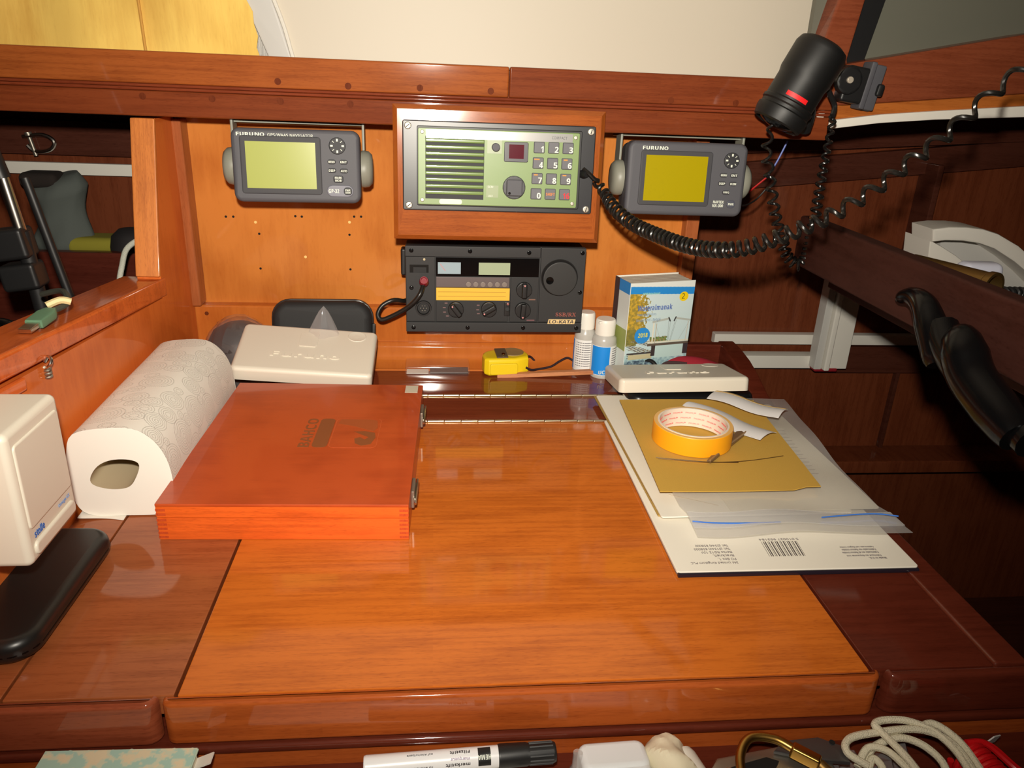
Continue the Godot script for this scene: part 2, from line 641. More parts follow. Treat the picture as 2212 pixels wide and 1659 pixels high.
func screw(parent: Node3D, c: Vector3, r: float, m: Material, called := "screw", turn := 30.0) -> void:
	var o := part(called, MB.new().at(c).ring(Vector2.ZERO, r, 0, r * 0.45, r * 0.25, 16), m, parent)
	if parent.get_parent() == self:
		part("slot", MB.new().at(c + Vector3(0, 0, r * 0.42), rz(turn)).rbox(Vector3.ZERO, Vector3(r * 1.3, r * 0.22, r * 0.1)), M.hole, o)
func build_back_wall() -> void:
	# upper instrument panel and the lower board it stands on
	var up := fixed("wall_back", MB.new().rbox(Vector3(0.013, 0.235, -1.205), Vector3(0.76, 0.30, 0.018), 0.002), M.ply, "light orange plywood panel carrying the instruments")
	for p in [[-0.3092, 0.2241], [-0.2984, 0.2243], [-0.2077, 0.2273], [-0.1982, 0.2268], [-0.1206, 0.2287], [-0.1102, 0.2289], [-0.2627, 0.1995], [-0.1285, 0.2011], [-0.2649, 0.1462], [-0.1291, 0.1472]]:
		disc(up, "screw_hole", Vector3(p[0], p[1], -1.1965), 0.0018, M.hole)
	for p in [[-0.2668, 0.2168], [-0.1278, 0.2201], [-0.1963, 0.1655]]:
		disc(up, "filler_plug", Vector3(p[0], p[1], -1.1965), 0.0022, mat(c8(240, 200, 120), 0.5))
	var low := fixed("wall_back_low", MB.new().rbox(Vector3(0.0175, 0.0265, -1.193), Vector3(0.766, 0.131, 0.03), 0.003, 2), M.ply_low, "orange plywood board along the back of the chart table")
	disc(low, "screw_hole", Vector3(-0.347, 0.079, -1.1778), 0.003, M.plug)
	var cove := PackedVector2Array([Vector2(1.178, -0.004), Vector2(1.178, 0.036)])
	for i in 13:
		var a := PI * 0.5 * i / 12.0
		cove.append(Vector2(1.141 + 0.034 * cos(a) + 0.0012 * sin(a * 9.0), 0.036 - 0.034 * sin(a)))
	cove.append(Vector2(1.141, -0.004))
	part("cove_moulding", MB.new().at(Vector3(-0.3645, 0, 0), Basis(Vector3(0, 0, -1), Vector3(0, 1, 0), Vector3(1, 0, 0))).prism(cove, 0.0, 0.764), M.ply_low, low, 50)
	fixed("trim_1", MB.new().rbox(Vector3(-0.3585, 0.2275, -1.183), Vector3(0.016, 0.27, 0.032), 0.003, 2), M.trim, "narrow upright brown batten in the left corner of the panel")
	fixed("trim_2", MB.new().rbox(Vector3(0.4005, 0.205, -1.19), Vector3(0.021, 0.33, 0.03), 0.002), M.trim, "upright brown edge strip at the right end of the panel")
	# the beam across the top
	var bm := fixed("trim_3", MB.new().rbox(Vector3(-0.13, 0.409, -1.19), Vector3(1.34, 0.07, 0.205), 0.002), M.beam_red, "long varnished wooden beam running across above the instruments")
	var boards := [["upper_board", -0.80, 0.0968, 0.4095, 0.4475, -1.080, M.beam], ["upper_board", 0.0975, 0.545, 0.4095, 0.4475, -1.080, M.beam_red], ["lower_board", -0.80, 0.545, 0.3700, 0.4010, -1.083, M.beam_red]]
	for q in boards:
		part(q[0], MB.new().rbox(Vector3((q[1] + q[2]) * 0.5, (q[3] + q[4]) * 0.5, q[5] - 0.009), Vector3(q[2] - q[1], q[4] - q[3], 0.018), 0.0025, 2), q[6], bm)
	for y in [0.4032, 0.4074]:
		part("bead", MB.new().at(Vector3(-0.13, y, -1.0845), rz(90)).lathe([Vector2(0, -0.675), Vector2(0.0021, -0.675), Vector2(0.0021, 0.675), Vector2(0, 0.675)], 10), M.strip, bm)
	for p in [[-0.1988, 0.4179], [-0.1106, 0.4158], [-0.0189, 0.4172], [0.0733, 0.4168], [0.3161, 0.4145], [0.4061, 0.4145], [-0.1974, 0.394], [-0.1089, 0.394], [-0.3682, 0.394], [-0.2829, 0.394]]:
		disc(bm, "wood_plug", Vector3(p[0], p[1], -1.0798 if p[1] > 0.405 else -1.0828), 0.0042, M.plug, 0.0004)
	# rounded window with its yellow curtain, upper left
	var outer := V2([-1.1, 0.41, -0.203, 0.41, -0.216, 0.451, -0.225, 0.488, -0.238, 0.526, -0.258, 0.572, -0.295, 0.618, -0.36, 0.65, -1.1, 0.65])
	var w := fixed("window_1", MB.new().prism(outer, -1.3035, -1.3), M.grey_trim, "rounded cabin window at the upper left behind a yellow curtain")
	var inner := V2([-1.1, 0.62, -0.39, 0.62, -0.338, 0.594, -0.305, 0.557, -0.2847, 0.5236, -0.266, 0.49, -0.2503, 0.451, -0.240, 0.41, -1.1, 0.41])
	var ringed := PackedVector2Array()
	for i in range(1, 8):
		ringed.append(outer[i])
	for i in range(1, 8):
		ringed.append(inner[i])
	part("window_frame", MB.new().prism(ringed, -1.302, -1.290, 0.003), M.grey_trim, w)
	var bead := PackedVector3Array()
	var bp: Array = []
	for i in range(1, 8):
		bp.append(Vector3(outer[i].x + 0.002, outer[i].y, -1.296))
	part("edge_bead", MB.new().tube(smooth_path(bp, 5), 0.003, 8), M.white_trim, w)
	var c := thing("curtain", "creased golden yellow curtain hanging in the rounded window", "curtain", Vector3(-0.6, 0.41, -1.2775))
	var g: Array = []
	for i in 15:
		var y := 0.41 + 0.23 * i / 14.0
		var edge := -0.2605 + 0.003 * sin(y * 160.0) - 0.0 * y
		if y > 0.46:
			edge = -0.2600 - (y - 0.46) * 0.12 - pow(maxf(0, y - 0.49), 2) * 4.0 + 0.0022 * sin(y * 190.0)
		var row: Array = []
		for j in 40:
			var f := j / 39.0
			var x := lerpf(-1.0, edge, f)
			var z := 0.0045 * sin(x * 46.0 + y * 12.0) + 0.007 * sin(x * 19.0 - y * 18.0) + 0.0015 * sin(x * 90.0 + y * 30.0) * smoothstep(0.6, 1.0, f)
			row.append(Vector3(x + 0.6, y - 0.41, z))
		g.append(row)
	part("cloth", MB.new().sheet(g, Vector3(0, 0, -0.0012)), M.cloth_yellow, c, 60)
	part("seam", MB.new().tube(smooth_path([Vector3(0.1765, 0.20, 0.010), Vector3(0.1795, 0.10, 0.008), Vector3(0.181, 0.05, 0.009), Vector3(0.183, 0.0, 0.010)], 4), 0.0022, 6), mat(c8(214, 160, 74), 0.8), c)


func build_left_side() -> void:
	# partition at the left end of the table, its sloping cap and the post above
	var pts := V2([1.176, -0.06, 0.30, -0.06, 0.30, 0.205, 1.0474, 0.140, 1.0474, 0.166, 1.103, 0.366, 1.176, 0.366])
	var pw := fixed("wall_side", MB.new().at(Vector3(-0.363, 0, 0), Basis(Vector3(0, 0, -1), Vector3(0, 1, 0), Vector3(1, 0, 0))).prism(pts, 0.0, -0.03, 0.0), M.side_wall, "orange varnished side board at the left end of the table")
	part("post_face", MB.new().at(Vector3(-0.378, 0.2675, -1.0735), rx(-15.9)).rbox(Vector3.ZERO, Vector3(0.031, 0.205, 0.006), 0.002), M.post, pw)
	var cap := V2([1.062, 0.139, 0.30, 0.2135, 0.30, 0.2345, 1.062, 0.165])
	var q := MB.new().at(Vector3(-0.361, 0, 0), Basis(Vector3(0, 0, -1), Vector3(0, 1, 0), Vector3(1, 0, 0))).prism(cap, -0.055, 0.0, 0.004, false, 3)
	fixed("trim_4", q, M.cap, "sloping varnished cap rail along the top of the left side board")
	fixed("trim_5", MB.new().at(Vector3(-0.361, 0.163, -0.66), rx(-5.2)).rbox(Vector3(0, 0.006, 0.17), Vector3(0.006, 0.012, 0.36), 0.002), M.cap, "thin orange batten on the left side board above the white speaker")
	# locker behind the opening
	fixed("trim_6", MB.new().rbox(Vector3(-0.72, 0.25, -1.488), Vector3(0.62, 0.021, 0.012), 0.002), M.white_trim, "white strip across the back of the dark left locker")
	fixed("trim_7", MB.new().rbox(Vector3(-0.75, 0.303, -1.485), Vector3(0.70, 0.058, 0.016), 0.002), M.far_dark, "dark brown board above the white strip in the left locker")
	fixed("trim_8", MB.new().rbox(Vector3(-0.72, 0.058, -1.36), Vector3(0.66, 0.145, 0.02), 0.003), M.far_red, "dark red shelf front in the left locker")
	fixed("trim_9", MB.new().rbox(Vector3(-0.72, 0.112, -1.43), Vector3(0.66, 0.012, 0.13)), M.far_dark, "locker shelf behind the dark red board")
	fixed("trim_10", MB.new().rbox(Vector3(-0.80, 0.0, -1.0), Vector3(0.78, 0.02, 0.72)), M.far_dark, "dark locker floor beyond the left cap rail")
	# things in the locker
	var bag := thing("cloth_bag", "dark grey cloth bag on the shelf under the white strip", "bag", Vector3(-0.648, 0.118, -1.42))
	var g: Array = []
	for i in 14:
		var v := i / 13.0
		var row: Array = []
		for j in 24:
			var a := TAU * j / 24.0
			var w := 0.045 + 0.007 * sin(v * 7.0 + 1.0)
			if v > 0.85:
				w *= 1.0 - (v - 0.85) * 2.2
			if v < 0.1:
				w *= 0.85 + v * 1.5
			row.append(Vector3(cos(a) * w * (1.0 + 0.07 * sin(a * 3.0 + v * 5.0)) + 0.008 * v, v * 0.125 + 0.012 * cos(a + 0.6) * v, sin(a) * w * 0.62 * (1.0 + 0.1 * sin(a * 5.0 + v * 8.0))))
		g.append(row)
	part("body", MB.new().loft(g), mat(c8(92, 98, 94), 0.95), bag, 70)
	part("flap", MB.new().rbox(Vector3(-0.016, 0.122, 0.0), Vector3(0.062, 0.026, 0.05), 0.011, 3), mat(c8(40, 32, 28), 0.9), bag)
	var hat := part("folded_cloth", MB.new().rbox(Vector3(-0.585, 0.132, -1.42), Vector3(0.10, 0.028, 0.06), 0.012, 3), mat(c8(146, 138, 42), 0.9))
	tag(hat, "small olive yellow cloth on the shelf right of the grey bag", "cloth")
	var lump := part("dark_cap", MB.new().lathe([Vector2(0, 0.048), Vector2(0.018, 0.045), Vector2(0.03, 0.034), Vector2(0.034, 0.015), Vector2(0.034, 0.0), Vector2(0, 0.0)], 20, Vector3(-0.525, 0.118, -1.395)), mat(c8(30, 26, 28), 0.8))
	tag(lump, "dark rounded cap on the shelf beside the wooden post", "cap")
	var rp := part("braided_rope", MB.new().tube(smooth_path([Vector3(-0.41, 0.192, -1.21), Vector3(-0.435, 0.188, -1.2), Vector3(-0.459, 0.172, -1.2), Vector3(-0.470, 0.145, -1.2), Vector3(-0.474, 0.12, -1.19), Vector3(-0.475, 0.09, -1.18), Vector3(-0.476, 0.01, -1.17)], 8), 0.0042, 10), rope_mat(c8(214, 214, 200)))
	tag(rp, "grey braided rope arching down behind the wooden post", "rope")
	var sh := thing("shackle", "small bright metal shackle on the dark board above the white strip", "shackle", Vector3(-0.683, 0.292, -1.47))
	part("bow", MB.new().tube(smooth_path([Vector3(-0.025, 0.012, 0), Vector3(0.01, 0.016, 0.004), Vector3(0.028, 0.006, 0.006), Vector3(0.018, -0.008, 0.004), Vector3(-0.008, -0.012, 0), Vector3(-0.02, -0.002, 0)], 6), 0.0035, 8), M.steel, sh)
	part("pin", MB.new().at(Vector3(-0.012, 0, 0), rz(10)).lathe([Vector2(0, -0.02), Vector2(0.0035, -0.02), Vector2(0.0035, 0.014), Vector2(0.006, 0.014), Vector2(0.006, 0.02), Vector2(0, 0.02)], 10), M.steel_dull, sh)
	# black telescopic stand at the left edge
	var st := thing("tube_stand", "black tube stand with a bare metal middle section at the left edge", "stand", Vector3(-0.47, 0.01, -0.9))
	part("foot", MB.new().rbox(Vector3(0.0, 0.04, 0), Vector3(0.06, 0.08, 0.06), 0.014, 3), M.black, st)
	part("upper_tube", MB.new().tube([Vector3(-0.018, 0.42, 0), Vector3(0.008, 0.303, 0.0)], 0.0085, 14), M.black, st)
	part("metal_tube", MB.new().tube([Vector3(0.008, 0.304, 0), Vector3(0.0165, 0.245, 0)], 0.0062, 14), M.steel, st)
	part("lower_tube", MB.new().tube([Vector3(0.0165, 0.246, 0), Vector3(0.03, 0.06, 0)], 0.0085, 14), M.black, st)
	part("clamp", MB.new().at(Vector3(0.002, 0.232, 0.0), rz(8)).rbox(Vector3.ZERO, Vector3(0.045, 0.034, 0.03), 0.005, 2), M.black, st)
	part("clamp_lower", MB.new().at(Vector3(0.01, 0.196, 0.0), rz(8)).rbox(Vector3.ZERO, Vector3(0.04, 0.03, 0.03), 0.005, 2), M.black, st)
	part("side_rod", MB.new().tube([Vector3(0.016, 0.30, -0.03), Vector3(0.050, 0.12, -0.03), Vector3(0.060, 0.06, -0.03)], 0.005, 10), M.black, st)
	var sp := thing("binocular_strap", "glossy black moulded hook lying beyond the cap rail at the left", "strap", Vector3(-0.44, 0.01, -0.80))
	part("loop", MB.new().tube(smooth_path([Vector3(-0.04, 0.12, -0.02), Vector3(-0.015, 0.165, 0.0), Vector3(0.012, 0.170, 0.01), Vector3(0.028, 0.152, 0.02), Vector3(0.036, 0.125, 0.02), Vector3(0.036, 0.0, 0.02)], 6), 0.008, 10), M.black_gloss, sp)
	part("loop", MB.new().tube(smooth_path([Vector3(-0.06, 0.12, 0.05), Vector3(-0.03, 0.158, 0.055), Vector3(-0.006, 0.148, 0.06), Vector3(0.0, 0.12, 0.06), Vector3(0.0, 0.0, 0.06)], 6), 0.010, 10), M.black_gloss, sp)
	# the plug lying on the cap rail
	var pl := thing("usb_plug", "green cable plug with a bare metal tip lying on the left cap rail", "plug", Vector3(-0.3765, 0.1955, -0.742), ry(-3) * rx(5))
	part("grip", MB.new().at(Vector3(0, 0.006, -0.012), rx(-90)).prism(V2([-0.008, -0.016, 0.008, -0.016, 0.009, 0.008, 0.005, 0.018, -0.005, 0.018, -0.009, 0.008]), -0.0045, 0.0045, 0.002, true), mat(c8(92, 128, 100), 0.5), pl)
	part("metal_tip", MB.new().rbox(Vector3(0, 0.006, 0.012), Vector3(0.012, 0.0045, 0.018), 0.0006), M.steel, pl)
	part("cable", MB.new().tube(smooth_path([Vector3(0, 0.006, -0.028), Vector3(0.006, 0.007, -0.05), Vector3(-0.01, 0.010, -0.075), Vector3(-0.04, 0.0, -0.09)], 6), 0.003, 8), mat(c8(58, 60, 52), 0.6), pl)
	part("wire_tie", MB.new().tube(smooth_path([Vector3(-0.006, 0.010, -0.034), Vector3(0.004, 0.013, -0.042), Vector3(0.012, 0.010, -0.046)], 4), 0.0035, 7), mat(c8(226, 204, 150), 0.6), pl)
	var eye := thing("screw_eye", "small steel screw eye in the left side board above the paper roll", "screw eye", Vector3(-0.3625, 0.1655, -0.7137))
	part("ring", MB.new().tube(smooth_path([Vector3(0.0, 0.0, 0), Vector3(0.006, 0.004, 0.003), Vector3(0.007, 0.009, 0.0), Vector3(0.003, 0.011, -0.003), Vector3(0.0, 0.006, -0.001)], 5), 0.0016, 8), M.steel, eye)
	part("thread", MB.new().tube(coil_path([Vector3(0.002, -0.010, 0.0), Vector3(0.002, 0.002, 0.0)], 0.0026, 0.0035, 10), 0.0012, 6), M.steel_dull, eye)


func build_right_side() -> void:
	# white rails on the far bulkhead
	var r := thing("far_rail", "long white horizontal rail on the far bulkhead right of the book", "rail", Vector3(0.8, -0.055, -1.485))
	part("bar", MB.new().rbox(Vector3(0.06, 0, 0), Vector3(0.56, 0.022, 0.02), 0.002), M.white_trim, r)
	var r2 := thing("far_rail", "short lower white rail ending at the white upright post", "rail", Vector3(0.72, -0.098, -1.47))
	part("bar", MB.new().rbox(Vector3(0, 0, 0), Vector3(0.24, 0.028, 0.03), 0.002), M.white_trim, r2)
	var p := thing("white_post", "short white grooved upright crossing the white rails", "post", Vector3(0.820, 0.0, -1.45), rz(0))
	part("flange", MB.new().rbox(Vector3(-0.028, 0.0, 0.004), Vector3(0.016, 0.21, 0.03), 0.002), M.grey_trim, p)
	part("rib", MB.new().rbox(Vector3(-0.013, 0.0, 0.012), Vector3(0.012, 0.21, 0.034), 0.003, 2), M.white_trim, p)
	part("face", MB.new().rbox(Vector3(0.015, 0.0, 0.0), Vector3(0.044, 0.21, 0.03), 0.002), M.white_trim, p)
	part("red_cap", MB.new().rbox(Vector3(-0.008, -0.107, 0.002), Vector3(0.050, 0.008, 0.03), 0.003), mat(c8(150, 30, 40), 0.5), p)
	# planks of the far bulkhead and the dark step under it
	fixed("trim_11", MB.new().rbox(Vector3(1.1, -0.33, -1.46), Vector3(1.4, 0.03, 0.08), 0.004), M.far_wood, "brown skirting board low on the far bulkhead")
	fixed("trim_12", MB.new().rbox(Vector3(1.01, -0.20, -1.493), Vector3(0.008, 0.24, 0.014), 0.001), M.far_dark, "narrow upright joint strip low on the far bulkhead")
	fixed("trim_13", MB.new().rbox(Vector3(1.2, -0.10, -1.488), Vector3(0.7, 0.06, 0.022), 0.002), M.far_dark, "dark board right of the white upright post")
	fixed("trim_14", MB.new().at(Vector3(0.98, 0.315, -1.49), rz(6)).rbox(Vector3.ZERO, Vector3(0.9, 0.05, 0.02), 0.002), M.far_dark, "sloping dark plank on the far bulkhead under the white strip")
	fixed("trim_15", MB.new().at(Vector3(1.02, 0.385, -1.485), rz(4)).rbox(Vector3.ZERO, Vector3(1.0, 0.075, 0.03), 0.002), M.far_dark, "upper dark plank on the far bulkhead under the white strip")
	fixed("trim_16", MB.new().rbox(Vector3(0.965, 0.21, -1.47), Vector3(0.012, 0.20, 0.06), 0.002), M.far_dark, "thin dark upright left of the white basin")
	# shelf on the right with its board edge
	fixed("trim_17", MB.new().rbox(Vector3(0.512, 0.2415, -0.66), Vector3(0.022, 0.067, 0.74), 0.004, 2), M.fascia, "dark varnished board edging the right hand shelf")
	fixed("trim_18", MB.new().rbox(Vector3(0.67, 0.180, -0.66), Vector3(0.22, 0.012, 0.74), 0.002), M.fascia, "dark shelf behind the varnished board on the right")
	var b := thing("basin", "white moulded basin standing on the dark right hand shelf", "basin", Vector3(0.808, 0.15, -1.2))
	var rim := V2([-0.007, 0.084, 0.02, 0.088, 0.05, 0.0885, 0.08, 0.086, 0.108, 0.079, 0.15, 0.06, 0.19, 0.034, 0.25, -0.01, 0.30, -0.05, 0.30, -0.075, 0.25, -0.035, 0.19, 0.008, 0.15, 0.033, 0.108, 0.054, 0.08, 0.062, 0.05, 0.0655, 0.02, 0.0655, -0.002, 0.063])
	part("rim", MB.new().prism(rim, -0.04, 0.02, 0.004), M.white_trim, b)
	part("bowl", MB.new().prism(V2([0.046, 0.071, 0.066, 0.071, 0.096, 0.071, 0.126, 0.068, 0.154, 0.060, 0.196, 0.039, 0.236, 0.014, 0.296, -0.029, 0.296, -0.09, 0.046, -0.04]), -0.10, -0.03, 0.0), M.grey_trim, b)
	part("apron", MB.new().prism(V2([-0.002, 0.0645, 0.003, 0.026, 0.0855, 0.008, 0.085, 0.018, 0.05, 0.040, 0.02, 0.055]), -0.06, 0.012, 0.002), M.white_trim, b)
	var tb := thing("brass_tube", "tarnished brass tube lying on the right shelf before the white basin", "tube", Vector3(0.690, 0.2098, -0.955), ry(21))
	var prof := [Vector2(0.0165, -0.06), Vector2(0.0185, -0.06), Vector2(0.0185, 0.05), Vector2(0.0205, 0.052), Vector2(0.0205, 0.06), Vector2(0.0165, 0.06), Vector2(0.0165, -0.06)]
	part("wall", MB.new().at(Vector3.ZERO, rx(90)).lathe(prof, 24), M.brass_old, tb)
	part("end_disc", MB.new().at(Vector3(0, 0, 0.03), rx(90)).lathe([Vector2(0, 0), Vector2(0.0168, 0), Vector2(0.0168, 0.004), Vector2(0, 0.004)], 20), mat(c8(90, 68, 30), 0.7), tb)
	var sc := part("crumpled_paper", MB.new().rbox(Vector3(0.750, 0.2080, -0.985), Vector3(0.060, 0.034, 0.03), 0.011, 3), mat(c8(206, 208, 224), 0.8))
	tag(sc, "crumpled pale bluish paper between brass tube and white basin", "paper")
	var cc := part("coil_cord", MB.new().tube(coil_path([Vector3(0.735, 0.1990, -0.915), Vector3(0.80, 0.1990, -0.915)], 0.007, 0.0075, 10), 0.0028, 7), M.black)
	tag(cc, "short black coiled cord lying on the right shelf by the white basin", "cord")
	var h := thing("handset", "glossy black handset hooked over the dark board at the right edge", "handset", Vector3(0.53, 0.20, -0.72))
	part("earpiece", MB.new().tube(smooth_path([Vector3(-0.043, 0.036, -0.027), Vector3(-0.046, 0.046, 0.0), Vector3(-0.050, 0.044, 0.028), Vector3(-0.052, 0.026, 0.052), Vector3(-0.052, 0.0, 0.075)], 6), [0.003, 0.005, 0.007, 0.008, 0.0085, 0.009, 0.0095, 0.010, 0.0105, 0.011, 0.0115, 0.012, 0.0125, 0.013, 0.0135, 0.014, 0.0145, 0.015, 0.015, 0.015, 0.015, 0.015, 0.015, 0.014, 0.012], 14), M.black_gloss, h)
	part("grip", MB.new().tube(smooth_path([Vector3(-0.046, 0.030, 0.055), Vector3(-0.050, 0.016, 0.08), Vector3(-0.050, 0.0, 0.12), Vector3(-0.046, -0.02, 0.2)], 6), 0.016, 14), M.black_gloss, h)
	part("mouthpiece", MB.new().tube(smooth_path([Vector3(-0.048, 0.038, 0.085), Vector3(-0.056, 0.026, 0.105), Vector3(-0.056, 0.004, 0.13), Vector3(-0.052, -0.02, 0.19)], 6), [0.006, 0.010, 0.013, 0.015, 0.017, 0.018, 0.019, 0.020, 0.020, 0.020, 0.020, 0.020, 0.020, 0.020, 0.020, 0.020, 0.019, 0.018, 0.016], 16), M.black_gloss, h)
	# window, frame and strip at the upper right
	var w := fixed("window_2", MB.new().rbox(Vector3(0.95, 0.66, -1.14), Vector3(0.86, 0.5, 0.012)), mat(c8(104, 104, 92), 0.5), "dark grey window at the upper right in a wooden frame")
	part("window_frame", MB.new().prism(V2([0.528, 0.437, 0.548, 0.40, 0.575, 0.445, 0.5625, 0.4755, 0.5725, 0.5497, 0.60, 0.72, 0.575, 0.72, 0.5346, 0.5477, 0.5249, 0.4993]), -1.16, -1.10, 0.003), M.window_wood, w)
	part("dark_reveal", MB.new().prism(V2([0.5625, 0.470, 0.5967, 0.475, 0.6106, 0.5513, 0.65, 0.75, 0.60, 0.75, 0.5725, 0.5497]), -1.15, -1.12, 0.0), M.black, w)
	part("sill_board", MB.new().prism(V2([0.5492, 0.4679, 0.81, 0.5182, 1.2, 0.58, 1.2, 0.48, 0.8335, 0.4420, 0.5651, 0.4165, 0.545, 0.412]), -1.15, -1.096, 0.003), M.window_wood, w)
	part("batten", MB.new().prism(V2([0.5451, 0.4168, 0.5651, 0.4170, 0.8335, 0.4424, 1.2, 0.472, 1.2, 0.452, 0.8385, 0.4262, 0.70, 0.412, 0.5375, 0.395]), -1.15, -1.092, 0.003), M.batten, w)
	fixed("trim_19", MB.new().prism(V2([0.536, 0.3955, 0.62, 0.4075, 0.70, 0.415, 0.8385, 0.4268, 1.2, 0.452, 1.2, 0.44, 0.8431, 0.4116, 0.70, 0.4028, 0.62, 0.3955, 0.5365, 0.3834]), -1.15, -1.086, 0.002), M.white_trim, "curved white strip under the wooden window sill at the right")
	fixed("trim_20", MB.new().prism(V2([0.5345, 0.432, 0.539, 0.418, 0.535, 0.3862, 0.5205, 0.3862, 0.5245, 0.398]), -1.15, -1.084, 0.002), M.white_trim, "short white edge strip behind the black hand lamp")


func rope_mat(c: Color) -> StandardMaterial3D:
	var m := mat(c, 0.85)
	var n := FastNoiseLite.new()
	n.seed = 5
	n.frequency = 0.09
	var im := n.get_seamless_image(128, 128)
	m.heightmap_enabled = true
	m.heightmap_texture = tex(im)
	m.heightmap_scale = 0.08
	m.uv1_triplanar = true
	m.uv1_scale = Vector3(60, 60, 60)
	return m
func front_rail(x0: float, x1: float, r0: float, r1: float) -> MB:
	# plan outline with rounded front corners, pushed down and rounded at its edges
	var p := PackedVector2Array()
	var za := 0.466
	var zb := 0.456
	p.append(Vector2(x0, -za)); p.append(Vector2(x1, -za))
	for e in [[x1, r1, 1], [x0, r0, -1]]:
		var r: float = e[1]
		for i in 5:
			var a := PI * 0.5 * (i / 4.0 if e[2] > 0 else 1.0 - i / 4.0)
			p.append(Vector2(e[0] - e[2] * r + e[2] * cos(a) * r, -zb - minf(r, 0.0095) + sin(a) * minf(r, 0.0095)))
	# local x, y -> x, -z ; local z -> y
	var m := MB.new()
	m.at(Vector3.ZERO, Basis(Vector3(1, 0, 0), Vector3(0, 0, 1), Vector3(0, 1, 0)))
	return m.prism(p, -0.0385, 0.0012, 0.0035, true, 3)


func hinge(parent: Node3D, z: float, x0: float, x1: float, n: int) -> void:
	var h := part("piano_hinge", MB.new().rbox(Vector3((x0 + x1) * 0.5, 0.0002, z), Vector3(x1 - x0, 0.0016, 0.004)), M.brass_old, parent)
	var step := (x1 - x0) / n
	var knuckle := MB.new().at(Vector3.ZERO, rz(90)).lathe([Vector2(0, -0.5 * step + 0.0004), Vector2(0.0019, -0.5 * step + 0.0004), Vector2(0.0021, -0.5 * step + 0.001), Vector2(0.0021, 0.5 * step - 0.001), Vector2(0.0019, 0.5 * step - 0.0004), Vector2(0, 0.5 * step - 0.0004)], 12).mesh()
	for i in n:
		var k := part("hinge_knuckle", knuckle, M.hinge, h)
		k.position = Vector3(x0 + step * (i + 0.5), 0.0012, z)


func build_table() -> void:
	var t := thing("chart_table", "varnished mahogany chart table with hinged lid, filling the foreground", "table", Vector3.ZERO)
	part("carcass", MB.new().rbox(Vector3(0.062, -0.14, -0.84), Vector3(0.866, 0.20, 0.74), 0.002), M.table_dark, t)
	part("lid", MB.new().rbox(Vector3(0.0825, -0.009, -0.7075), Vector3(0.5440, 0.018, 0.482), 0.0012), M.lid, t)
	part("lid_rail", front_rail(-0.199, 0.3615, 0.008, 0.010), M.rail, t)
	part("hinge_board", MB.new().rbox(Vector3(0.0825, -0.009, -0.9945), Vector3(0.544, 0.018, 0.087), 0.0015), M.strip, t)
	part("ledge", MB.new().rbox(Vector3(0.0825, -0.009, -1.1085), Vector3(0.544, 0.018, 0.137), 0.0015), M.strip, t)
	hinge(t, -0.9497, -0.19, 0.355, 24)
	hinge(t, -1.0393, -0.19, 0.355, 24)
	part("left_panel", MB.new().rbox(Vector3(-0.2525, -0.009, -0.8215), Vector3(0.1210, 0.018, 0.709), 0.001), M.table_side, t)
	part("left_strip", MB.new().rbox(Vector3(-0.3395, -0.009, -0.8215), Vector3(0.049, 0.018, 0.709), 0.001), M.table_side, t)
	part("left_rail", front_rail(-0.48, -0.2025, 0.004, 0.010), M.rail_left, t)
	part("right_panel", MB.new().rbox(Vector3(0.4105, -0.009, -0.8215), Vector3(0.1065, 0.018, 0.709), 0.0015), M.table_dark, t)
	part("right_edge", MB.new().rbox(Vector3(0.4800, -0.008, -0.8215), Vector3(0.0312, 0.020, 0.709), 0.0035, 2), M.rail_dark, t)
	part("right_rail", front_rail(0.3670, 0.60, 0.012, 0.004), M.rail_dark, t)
	part("apron", MB.new().rbox(Vector3(0.06, -0.0430, -0.4655), Vector3(1.1, 0.008, 0.024), 0.003, 2), M.rail_dark, t)
	part("apron_board", MB.new().rbox(Vector3(0.06, -0.062, -0.468), Vector3(1.1, 0.04, 0.02), 0.001), M.rail, t)
	# raised corner at the far right
	var ck := V2([1.176, -0.005, 0.985, -0.005, 0.985, 0.004, 1.02, 0.012, 1.06, 0.026, 1.10, 0.036, 1.14, 0.041, 1.176, 0.042])
	part("corner_cheek", MB.new().at(Vector3(0.482, 0, 0), Basis(Vector3(0, 0, -1), Vector3(0, 1, 0), Vector3(1, 0, 0))).prism(ck, -0.014, 0.014, 0.003, true), M.table_dark, t)
	part("corner_fiddle", MB.new().rbox(Vector3(0.445, 0.018, -1.168), Vector3(0.07, 0.046, 0.016), 0.003, 2), M.table_dark, t)


func local_card(parent: Node3D, called: String, x: float, y: float, w: float, h: float, z: float, m: Material, depth := 0.0005) -> MeshInstance3D:
	return part(called, MB.new().rbox(Vector3(x, y, z), Vector3(w, h, depth)), m, parent)


